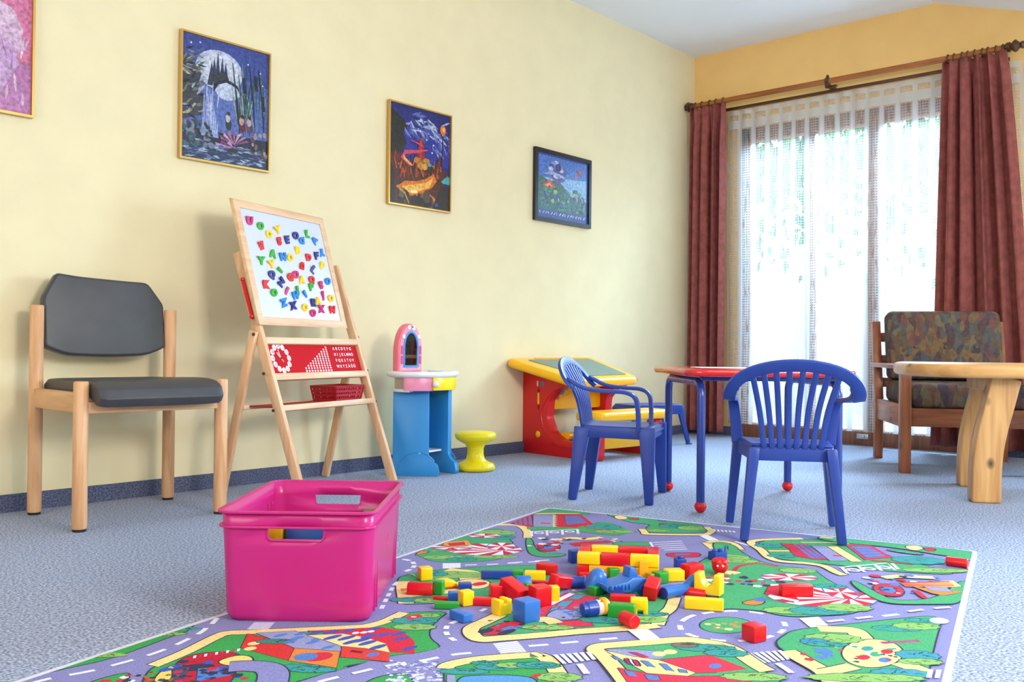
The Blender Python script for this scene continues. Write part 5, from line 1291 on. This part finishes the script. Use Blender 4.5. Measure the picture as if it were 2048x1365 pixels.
cross_walk(T8((150, 1062), (400, 1040), (455, 1102), (265, 1130)), 6, WHT, .35); dash(T8((360, 1130), (440, 1185), (540, 1255)), .05, .035, .012)
dash(T8((-20, 965), (60, 965)), .03, .02, .010)
# --- houses at the bottom centre
area_(T7((970, 1420), (860, 1280), (780, 1175), (765, 1135), (900, 1112), (1380, 1070), (1700, 1120), (1868, 1225))+T8((230, 1165), (290, 1200), (420, 1290)), GRN)
path(T7((960, 1400), (860, 1272), (765, 1168), (712, 1135), (745, 1108), (880, 1095), (1100, 1078), (1380, 1057), (1560, 1078), (1720, 1118), (1850, 1200))+T8((215, 1142), (290, 1185)), .032)
fillp(T7((790, 1132), (900, 1128), (1300, 1150), (1180, 1205), (1000, 1190), (880, 1165)), GREY); fillp(T7((960, 1152), (1010, 1155), (1120, 1190), (1080, 1196)), (200, 46, 84)); rug.ell(*tuple(T7((1190, 1165))[0]), .014, .012, CREAM); rug.ell(*tuple(T7((1275, 1150))[0]), .014, .012, CREAM)
fillp(T7((880, 1270), (1100, 1310), (1400, 1335), (1860, 1330), (1900, 1420), (980, 1420)), (206, 60, 84)); fillp(T7((1185, 1212), (1400, 1190), (1570, 1172), (1855, 1280), (1620, 1305), (1460, 1310)), (212, 62, 84))
fillp(T7((790, 1142), (1000, 1188), (1185, 1212), (1462, 1308), (1405, 1332), (1100, 1310), (860, 1180)), CREAM); rug.ell(*tuple(T7((1610, 1257))[0]), .014, .010, BLU)
for q in (((1050, 1215), (1110, 1222), (1170, 1270), (1110, 1262)), ((1190, 1238), (1250, 1245), (1310, 1300), (1250, 1290)), ((1330, 1280), (1390, 1290), (1400, 1310), (1350, 1305)), ((830, 1180), (880, 1190), (920, 1225), (870, 1210)), ((930, 1290), (1000, 1300), (1030, 1335), (960, 1330)), ((1080, 1320), (1180, 1330), (1200, 1365), (1110, 1360))): fillp(T7(*q), (96, 128, 190))
for k in range(3): area_(T7((930+k*32, 1200+k*6), (955+k*32, 1202+k*6), (985+k*32, 1245+k*6), (960+k*32, 1243+k*6)), (206, 40, 90) if k % 2 == 0 else WHT)
bush(T7((1540, 1120)), .07, .03, TEAL); bush(T7((1380, 1100)), .03, .02, (130, 110, 100)); bush(T7((1690, 1160)), .05, .03, TEAL); bush(T8((200, 1225)), .07, .03, YG)
cross_walk(T7((395, 1172), (690, 1148), (735, 1205), (470, 1240)), 6, WHT, .35); dash(T7((595, 1240), (640, 1300), (700, 1375)), .05, .035, .012)
rug.poly([tuple(q) for q in T7((955, 985), (1110, 980), (1202, 1053), (1058, 1066))], WHT)
t = thing('play_rug', 'road-map play rug with printed streets and houses on the grey carpet', 'rug', (0, 0, 0))
b = MB(); c4 = [rp(0, 0), rp(RL, 0), rp(RL, RW), rp(0, RW)]
rr_ = rpoly(c4, .02, 4); b.prism(rr_, 0, RUGZ); b.build('backing', mat('rug_edge', (214, 214, 226), .9, noise=.1, nscale=100), t, smooth=False)
rug.build('printed_pile', M_rug, t)

# ------------------------------------------------------------------ pink crate
M_pink = bpy.data.materials.new('pink_translucent_plastic'); M_pink.use_nodes = True; nt = M_pink.node_tree; bs = nt.nodes['Principled BSDF']
bs.inputs['Base Color'].default_value = lin((216, 46, 142)); bs.inputs['Roughness'].default_value = .24
tl = nt.nodes.new('ShaderNodeBsdfTranslucent'); tl.inputs[0].default_value = lin((225, 30, 120)); mx = nt.nodes.new('ShaderNodeMixShader'); mx.inputs[0].default_value = .22
nt.links.new(bs.outputs[0], mx.inputs[1]); nt.links.new(tl.outputs[0], mx.inputs[2]); nt.links.new(mx.outputs[0], nt.nodes['Material Output'].inputs[0])
CR_C = Vector((-4.283, -1.596, .0060)); CR_A = R(-49.06)
def crate():
    t = thing('storage_crate', 'pink plastic storage crate with handle slots on the left edge of the play rug', 'crate', CR_C, CR_A)
    zs = [0, .012, .05, .10, .150, .166, .190, .222]
    def ring(z):
        f = z/.222; hx = .146+.007*f; hy = .199+.015*f; r_ = .028
        P = []
        def seg(a, b_, n):
            for i in range(n): P.append((a[0]+(b_[0]-a[0])*i/n, a[1]+(b_[1]-a[1])*i/n))
        xs = [-hx+r_, -.056, .056, hx-r_]
        # front side (-y) left to right
        if z == 0: hx -= .006; hy -= .006
        P += [(xs[0], -hy), (-.056, -hy), (-.028, -hy), (0, -hy), (.028, -hy), (.056, -hy)]
        P += arc(hx-r_, -hy+r_, r_, -90, 0, 5); P += [(hx, -.1), (hx, 0), (hx, .1)]
        P += arc(hx-r_, hy-r_, r_, 0, 90, 5); P += [(.056, hy), (.028, hy), (0, hy), (-.028, hy), (-.056, hy)]
        P += arc(-hx+r_, hy-r_, r_, 90, 180, 5); P += [(-hx, .1), (-hx, 0), (-hx, -.1)]
        P += arc(-hx+r_, -hy+r_, r_, 180, 270, 5)[:-1]
        return P
    b = MB(); rings = [[b.bm.verts.new((x, y, z)) for x, y in ring(z)] for z in zs]
    n = len(rings[0])
    for k in range(len(zs)-1):
        for i in range(n):
            j = (i+1) % n; m_ = (rings[k][i].co+rings[k][j].co)/2
            if k == 5 and abs(m_.x) < .055 and abs(abs(m_.y)-.2) < .03: continue
            b.bm.faces.new((rings[k][i], rings[k][j], rings[k+1][j], rings[k+1][i]))
    b.bm.faces.new(rings[0][::-1])
    b.build('body', M_pink, t, solid=.0032, angle=60)
    for z, e in ((.222, .010), (.192, .009)):
        f = z/.222; hx = .146+.007*f; hy = .199+.015*f
        b = MB(); b.prism([rrect(-hx-e, -hy-e, hx+e, hy+e, .034), rrect(-hx, -hy, hx, hy, .027)[::-1]], z-.003, z+.0015); b.build('rim', M_pink, t, bevel=.001)
    # moulded panel on the long sides
    for s_ in (-1, 1):
        b = MB(); hx = .1485
        for yy in (-.125, .125): b.box((s_*hx, yy, .095), (.006, .006, .17))
        for yy in (-.155, .155): b.box((s_*hx, yy, .095), (.006, .003, .17))
        b.box((s_*(hx-.003), 0, .02), (.006, .25, .004)); b.box((s_*(hx+.002), 0, .13), (.004, .045, .003)); b.box((s_*(hx+.001), 0, .11), (.004, .035, .003))
        for yy in (-.014, .014): b.box((s_*(hx+.002), yy, .13), (.004, .003, .012))
        b.build('side_ribs', M_pink, t, bevel=.001)
    # rounded frame of the handle slots
    for s_ in (-1, 1):
        b = MB(); hy = .199+.015*.8
        pts = [(-.058, s_*(hy+.001), .190), (-.056, s_*(hy+.001), .170), (-.050, s_*(hy+.001), .1645), (.050, s_*(hy+.001), .1645), (.056, s_*(hy+.001), .170), (.058, s_*(hy+.001), .190)]
        b.tube(pts, .0028, 6); b.build('handle_slot', M_pink, t)
    return t
crate()

# ------------------------------------------------------------------ toy blocks
PC = {'red': (214, 14, 26), 'yellow': (250, 208, 6), 'blue': (44, 108, 194), 'navy': (30, 66, 160), 'green': (36, 150, 44), 'olive': (176, 156, 40), 'amber': (250, 170, 10)}
PM = {k: mat('toy_'+k, v, .3, .5) for k, v in PC.items()}
IMG_R = -48.35
def blk(x, y, dims, a, col, label, z0=0, kind='brick', tilt=None, name='toy_block', group='toy building blocks', cat='toy block', studs=0):
    """x,y: photo position of the block centre, resting at height z0 over the rug"""
    l, w_, h_ = dims; zc = RUGZ+.0007+z0+h_/2
    p = at(x, y, zc)
    b = MB(); bev = .0024
    if kind == 'brick':
        b.box((0, 0, 0), dims)
        for i in range(studs):
            xx = (i-(studs-1)/2)*l/max(studs, 1); b.lathe([(w_*.24, h_/2-.002), (w_*.24, h_/2+.005), (w_*.2, h_/2+.0065), (0, h_/2+.0065)], 12, T(xx, 0, 0))
    elif kind == 'cyl': b.lathe([(0, -l/2), (w_/2, -l/2), (w_/2, l/2), (0, l/2)], 24, Matrix.Rotation(R(90), 4, 'Y')@Matrix.Diagonal((h_/w_, 1, 1, 1)))
    elif kind == 'half': 
        o_ = [(-w_/2, -h_/2), (w_/2, -h_/2)]+arc(0, -h_/2+h_*.3, w_/2, 0, 180, 12, h_*.7); b.prism(o_, -l/2, l/2, YZ(0))
    elif kind == 'wedge': b.prism([(-l/2, -h_/2), (l/2, -h_/2), (l/2, h_*.05), (l*.1, h_/2), (-l/2, h_/2)], -w_/2, w_/2, XZ(0))
    elif kind == 'arch':
        o_ = [(-l/2, -h_/2), (l/2, -h_/2), (l/2, h_/2), (l*.26, h_/2)]+arc(0, h_/2, l*.26, 0, -180, 12, h_*.62)[1:-1]+[(-l*.26, h_/2), (-l/2, h_/2)]; b.prism(o_, -w_/2, w_/2, XZ(0))
    elif kind == 'foot':
        o_ = [(-l/2, -h_/2), (-l*.1, -h_/2), (-l*.1, -h_*.2), (l*.22, -h_*.2), (l*.22, -h_/2), (l/2, -h_/2), (l/2, h_/2), (-l/2, h_/2)]; b.prism(o_, -w_/2, w_/2, XZ(0))
    elif kind == 'notch':
        o_ = [(-l/2, -h_/2), (l/2, -h_/2), (l/2, h_/2), (l*.15, h_/2), (l*.15, h_*.2), (-l*.15, h_*.2), (-l*.15, h_/2), (-l/2, h_/2)]; b.prism(o_, -w_/2, w_/2, XZ(0))
    o = b.build(name, PM[col], bevel=bev, bseg=3, angle=50)
    rz = Matrix.Rotation(R(IMG_R+a), 4, 'Z'); tm = Matrix.Identity(4)
    if tilt: tm = Euler((R(tilt[0]), R(tilt[1]), 0)).to_matrix().to_4x4()
    # keep the tilted block on its lowest corner
    M_ = rz@tm
    lo = min((M_@v.co).z for v in o.data.vertices)
    if tilt: p = at(x, y, RUGZ+.0007+z0-lo)
    o.matrix_world = Matrix.Translation(p)@M_
    tag(o, label, cat, group); return o
r_ = blk
blk(850, 1147, (.030, .028, .030), 25, 'yellow', 'small yellow cube lying closest to the pink crate, on its own')
blk(841, 1177, (.058, .028, .026), -6, 'red', 'red rounded bar at the left end of the scattered toys', kind='half')
blk(878, 1175, (.022, .022, .030), -15, 'green', 'small upright green block between the red rounded bar and a yellow brick')
blk(893, 1166, (.046, .034, .016), 20, 'yellow', 'flat yellow brick partly behind the small upright green block', kind='wedge')
blk(930, 1172, (.030, .022, .014), 10, 'navy', 'small flat dark blue brick above the upright yellow cube at left')
blk(885, 1197, (.042, .010, .008), -14, 'red', 'thin red stick just above the flat green brick')
blk(908, 1193, (.026, .020, .020), 5, 'blue', 'small blue brick touching the left yellow cube')
blk(932, 1196, (.027, .027, .031), 30, 'yellow', 'yellow cube above the left part of the diagonal blue brick')
blk(894, 1211, (.052, .018, .014), -2, 'green', 'flat green brick at the lower left of the scattered toys')
blk(922, 1232, (.050, .024, .018), -50, 'blue', 'flat blue brick lying diagonally, frontmost toy at the left')
blk(964, 1203, (.052, .020, .016), -6, 'red', 'flat red brick between the two left yellow cubes')
blk(1003, 1213, (.033, .030, .032), 40, 'yellow', 'yellow notched cube left of the big blue cube', kind='notch')
blk(1053, 1220, (.041, .041, .043), 38, 'blue', 'big blue cube, nearest the camera among the pile')
blk(995, 1183, (.034, .030, .030), 15, 'red', 'red block tucked under the left of the large leaning red block')
blk(1028, 1180, (.066, .034, .030), -50, 'red', 'large red block leaning behind the big blue cube', tilt=(0, 16))
blk(1080, 1191, (.040, .036, .042), 28, 'red', 'red cube standing right behind the big blue cube')
blk(1106, 1187, (.026, .022, .032), 10, 'yellow', 'small upright yellow block right of the red cube')
blk(994, 1150, (.076, .016, .020), -2, 'navy', 'long blue bar at the upper left of the pile')
blk(1035, 1149, (.026, .022, .020), -4, 'green', 'small green block at the right end of the long blue bar')
blk(1070, 1152, (.050, .024, .022), -4, 'yellow', 'yellow brick in front of the dark red brick at the top of the pile')
blk(1094, 1138, (.050, .024, .026), -20, 'red', 'red brick farthest back, left of the toy wall')
blk(1122, 1163, (.064, .026, .026), 52, 'red', 'long red bar leaning over left of the blue peg', tilt=(12, 14))
blk(1078, 1168, (.054, .018, .014), -10, 'red', 'thin flat red brick under the yellow brick')
blk(1046, 1165, (.036, .034, .030), 10, 'blue', 'round-topped blue block behind the large leaning red block', kind='half')
blk(1057, 1176, (.018, .016, .020), 20, 'green', 'tiny green block squeezed behind the red cube')
# the little wall of bricks
UB = .0285
def wall_block(i, j, lvl, li, lj, col, label):
    o0 = at(1153, 1154, RUGZ); gx = Vector((math.cos(R(IMG_R-9)), math.sin(R(IMG_R-9)), 0)); gy = Vector((math.cos(R(IMG_R+62)), math.sin(R(IMG_R+62)), 0))
    gy = Vector((-gx.y, gx.x, 0))
    c = o0+gx*((i+li/2)*UB)+gy*((j+lj/2)*UB); b = MB(); b.box((0, 0, 0), (li*UB-.0012, lj*UB-.0012, UB-.0008)); o = b.build('toy_block', PM[col], bevel=.003, bseg=2)
    o.location = (c.x, c.y, RUGZ+.001+UB*(lvl+.5)); o.rotation_euler = (0, 0, math.atan2(gx.y, gx.x)); tag(o, label, 'toy block', 'toy building blocks'); return o
wall_block(0, 0, 0, 1, 1, 'red', 'red brick at the lower left corner of the toy wall')
wall_block(1, 0, 0, 4, 1, 'amber', 'long yellow brick in the bottom row at the front of the toy wall')
wall_block(5, 0, 0, 2, 1, 'amber', 'yellow brick at the bottom front right corner of the toy wall')
wall_block(0, 1, 0, 1, 3, 'amber', 'yellow brick in the bottom row along the left side of the toy wall')
wall_block(1, 3, 0, 5, 1, 'yellow', 'long yellow brick in the bottom row at the back of the toy wall')
wall_block(6, 1, 0, 1, 3, 'red', 'red brick in the bottom row at the right end of the toy wall')
wall_block(0, 0, 1, 2, 1, 'yellow', 'yellow brick on top at the front left corner of the toy wall')
wall_block(2, 0, 1, 2.5, 1, 'red', 'red brick in the middle of the top front row of the toy wall')
wall_block(4.5, 0, 1, 2.5, 1, 'yellow', 'yellow brick on top at the front right corner of the toy wall')
wall_block(0, 1, 1, 1, 3, 'red', 'red brick on top along the left side of the toy wall')
wall_block(1, 3, 1, 2.4, 1, 'yellow', 'yellow brick in the top back row of the toy wall')
wall_block(3.4, 3, 1, 2.6, 1, 'red', 'red brick in the top back row of the toy wall')
wall_block(6, 1, 1, 1, 3, 'red', 'red brick on top at the right end of the toy wall')
blk(1149, 1113, (.028, .026, .032), 20, 'navy', 'dark blue block behind the left end of the toy wall')
blk(1287, 1142, (.022, .014, .046), 0, 'amber', 'upright amber yellow block leaning on the front of the toy wall')
blk(1180, 1153, (.050, .020, .018), 2, 'red', 'shiny red bar at the foot of the toy wall, above the blue peg')
blk(1227, 1147, (.026, .020, .026), 15, 'green', 'green block between the toy wall and the blue toy car')
blk(1303, 1156, (.020, .022, .022), 30, 'olive', 'olive yellow block right behind the blue toy car')
blk(1320, 1155, (.030, .030, .026), 35, 'green', 'green block attached left of the pale yellow block')
blk(1348, 1150, (.042, .034, .026), 12, 'yellow', 'yellow brick with a green neighbour, behind the blue stick figure')
blk(1360, 1128, (.026, .026, .026), 8, 'navy', 'dark blue studded block left of the upper red cube', studs=1)
blk(1385, 1142, (.048, .034, .034), 32, 'red', 'red block behind the yellow bridge block')
blk(1435, 1112, (.040, .030, .022), 30, 'navy', 'dark blue studded block, farthest back at the right', studs=2)
blk(1418, 1167, (.060, .034, .046), -30, 'yellow', 'yellow bridge-shaped block with a scooped top', z0=.006, kind='arch')
blk(1390, 1184, (.052, .020, .018), -28, 'red', 'red tapered bar under the yellow bridge block', kind='half')
blk(1408, 1208, (.082, .022, .024), -14, 'yellow', 'long yellow bar at the right front of the pile')
blk(1304, 1177, (.046, .030, .034), 68, 'red', 'red block leaning against the right side of the blue toy car', tilt=(10, -18))
blk(1246, 1199, (.056, .020, .020), -10, 'red', 'flat red bar in front of the blue toy car')
blk(1243, 1221, (.056, .026, .028), -14, 'green', 'green brick behind the red cylinder in front')
blk(1278, 1212, (.036, .026, .032), -6, 'yellow', 'yellow footed block right of the green brick', kind='foot')
blk(1258, 1240, (.040, .028, .028), -60, 'red', 'red cylinder at the very front of the pile', kind='cyl')
blk(1192, 1181, (.030, .024, .020), 40, 'green', 'dark green block beneath the blue dome')
blk(1508, 1265, (.034, .034, .031), 32, 'red', 'single red cube lying in the printed roundabout')
blk(1592, 1181, (.072, .026, .026), 4, 'red', 'single long red brick on the printed big top')
blk(1914, 1125, (.052, .024, .024), -38, 'red', 'single red cylinder near the far right corner of the play rug', kind='cyl')
# blue peg, dome, car, stick figure, red knobby head, toy man
def toy(name, label, cat, x, y, z, a):
    p = at(x, y, RUGZ+z); return thing(name, label, cat, (p.x, p.y, RUGZ+.001), R(IMG_R+a))
t = toy('toy_peg', 'blue toy peg lying between the long red bar and the blue dome', 'toy peg', 1164, 1165, .014, 4)
b = MB(); MX = Matrix.Rotation(R(90), 4, 'Y'); b.lathe([(0, -.028), (.013, -.028), (.013, .006), (.009, .008), (.009, .028), (0, .028)], 18, Matrix.Translation((0, 0, .013))@MX); b.build('shaft', PM['navy'], t)
b = MB(); b.lathe([(.0135, -.002), (.0145, 0), (.0135, .003)], 18, Matrix.Translation((.005, 0, .0145))@MX); b.build('collar', PM['blue'], t)
t = toy('toy_dome', 'glossy blue domed toy piece tilted left of the blue toy car', 'toy piece', 1195, 1161, .028, 0)
b = MB(); b.lathe([(0, -.024), (.021, -.024), (.022, -.006), (.021, .006), (.016, .016), (.009, .021), (0, .023)], 22, Matrix.Translation((0, 0, .0315))@Matrix.Rotation(R(22), 4, 'Y')); b.build('dome', PM['blue'], t)
def toy_car():
    t = toy('toy_car', 'big blue plastic toy vehicle in the middle of the block pile', 'toy vehicle', 1249, 1168, .026, 22)
    b = MB(); b.prism([(-.050, .012), (.050, .012), (.054, .026), (.040, .040), (.006, .044), (-.008, .036), (-.052, .030)], -.030, .030, XZ(0)); b.build('body', PM['blue'], t, bevel=.003, bseg=2)
    b = MB(); b.prism([(.002, .042), (.026, .042), (.020, .062), (.006, .064)], -.016, .016, XZ(0)); b.build('cabin', PM['blue'], t, bevel=.002)
    b = MB()
    for i in range(6): b.box((-.048+i*.009, -.031, .026), (.005, .006, .010)); b.box((-.054, -.022+i*.009, .024), (.006, .005, .010))
    b.build('teeth', PM['blue'], t, bevel=.001)
    for sx in (-1, 1):
        for sy in (-1, 1):
            b = MB(); b.lathe([(0, -.008), (.013, -.008), (.015, -.004), (.015, .004), (.013, .008), (0, .008)], 18, Matrix.Translation((sx*.034, sy*.026, .0152))@Matrix.Rotation(R(90), 4, 'X')); b.build('wheel', PM['navy'], t)
toy_car()
def toy_stick():
    t = toy('toy_connector', 'blue two-armed plastic connector lying right of the leaning red block', 'toy connector', 1355, 1178, .018, 38)
    b = MB(); b.lathe([(0, -.045), (.013, -.045), (.013, .010), (.0095, .014), (.009, .040), (0, .040)], 18, Matrix.Translation((0, 0, .0135))@MX); b.build('arm', PM['blue'], t)
    b = MB(); b.lathe([(0, -.02), (.013, -.02), (.015, .018), (.012, .026), (0, .026)], 18, Matrix.Translation((.048, .004, .018))@Matrix.Rotation(R(62), 4, 'Y')); b.build('cap', PM['blue'], t)
    b = MB(); b.box((-.012, .022, .010), (.055, .020, .018), rot('Z', -20)); b.build('arm', PM['blue'], t, bevel=.003)
    b = MB(); b.lathe([(0, 0), (.0115, 0), (.0115, .002), (0, .002)], 18, Matrix.Translation((-.0465, 0, .0135))@MX); b.build('socket', PM['navy'], t)
toy_stick()
t = toy('knobby_toy', 'red knobby rounded toy piece with two white dots, right of the yellow bridge block', 'toy piece', 1440, 1135, .018, 0)
b = MB(); b.sphere((0, 0, .021), .0205, 18, (1, 1, 1)); 
for a in range(0, 360, 60): b.sphere((.013*math.cos(R(a)), .013*math.sin(R(a)), .030), .009, 10)
b.build('head', PM['red'], t)
b = MB(); b.sphere((-.010, -.018, .024), .0028, 8); b.sphere((.003, -.0205, .024), .0028, 8); b.build('dots', M_white, t)
def toy_man():
    t = toy('toy_figure', 'little toy figure with blue body, pale face and yellow hair lying at the front', 'toy figure', 1188, 1217, .018, 24)
    b = MB(); b.lathe([(0, -.030), (.009, -.030), (.013, -.028), (.013, -.020), (.0155, -.017), (.0165, 0), (.0165, .004), (0, .004)], 22, Matrix.Translation((0, 0, .0168))@MX); b.build('body', PM['navy'], t)
    b = MB(); b.lathe([(.014, .004), (.0162, .006), (.016, .016), (.013, .020), (0, .020)], 22, Matrix.Translation((0, 0, .0168))@MX); b.build('face', mat('pale_skin_plastic', (248, 206, 190), .4), t)
    b = MB(); b.lathe([(.0165, .014), (.0185, .018), (.018, .024), (.013, .030), (0, .031)], 22, Matrix.Translation((.003, 0, .0185))@MX)
    for a in range(0, 360, 45): b.sphere((.022, .013*math.cos(R(a)), .0185+.013*math.sin(R(a))), .0055, 8)
    b.build('hair', PM['amber'], t)
    for s_ in (-1, 1):
        b = MB(); b.sphere((.012, s_*.006-.004, .0325), .0016, 6); b.build('eye', M_black, t)
toy_man()
# toys inside the crate, seen through the handle slot
def in_crate(x, y, z, dims, a, col, label, kind='brick', tilt=None):
    M_ = Matrix.Translation(CR_C)@Matrix.Rotation(CR_A, 4, 'Z')@Matrix.Translation((x, y, z+dims[2]/2+.003))@Matrix.Rotation(R(a), 4, 'Z')
    b = MB()
    if kind == 'brick': b.box((0, 0, 0), dims)
    else: l, w_, h_ = dims; b.prism([(-l/2, -h_/2), (l/2, -h_/2), (l/2, h_/2-.022), (l*.12, h_/2), (-l*.34, h_/2), (-l/2, h_/2-.012)], -w_/2, w_/2, XZ(0))
    o = b.build('toy_block', PM[col], bevel=.004, bseg=2); o.matrix_world = M_; tag(o, label, 'toy block', 'toys in the pink crate'); return o
in_crate(.010, -.120, 0, (.098, .05, .190), 3, 'blue', 'tall blue block seen through the front handle slot of the pink crate', 'chamfer')
in_crate(-.062, -.130, 0, (.036, .05, .176), 0, 'yellow', 'yellow block low in the front handle slot of the pink crate')
in_crate(-.062, -.065, 0, (.060, .06, .176), 0, 'red', 'red block behind the yellow one inside the pink crate')
in_crate(.095, .115, 0, (.03, .03, .166), 20, 'green', 'green block just showing at the right inside the pink crate')
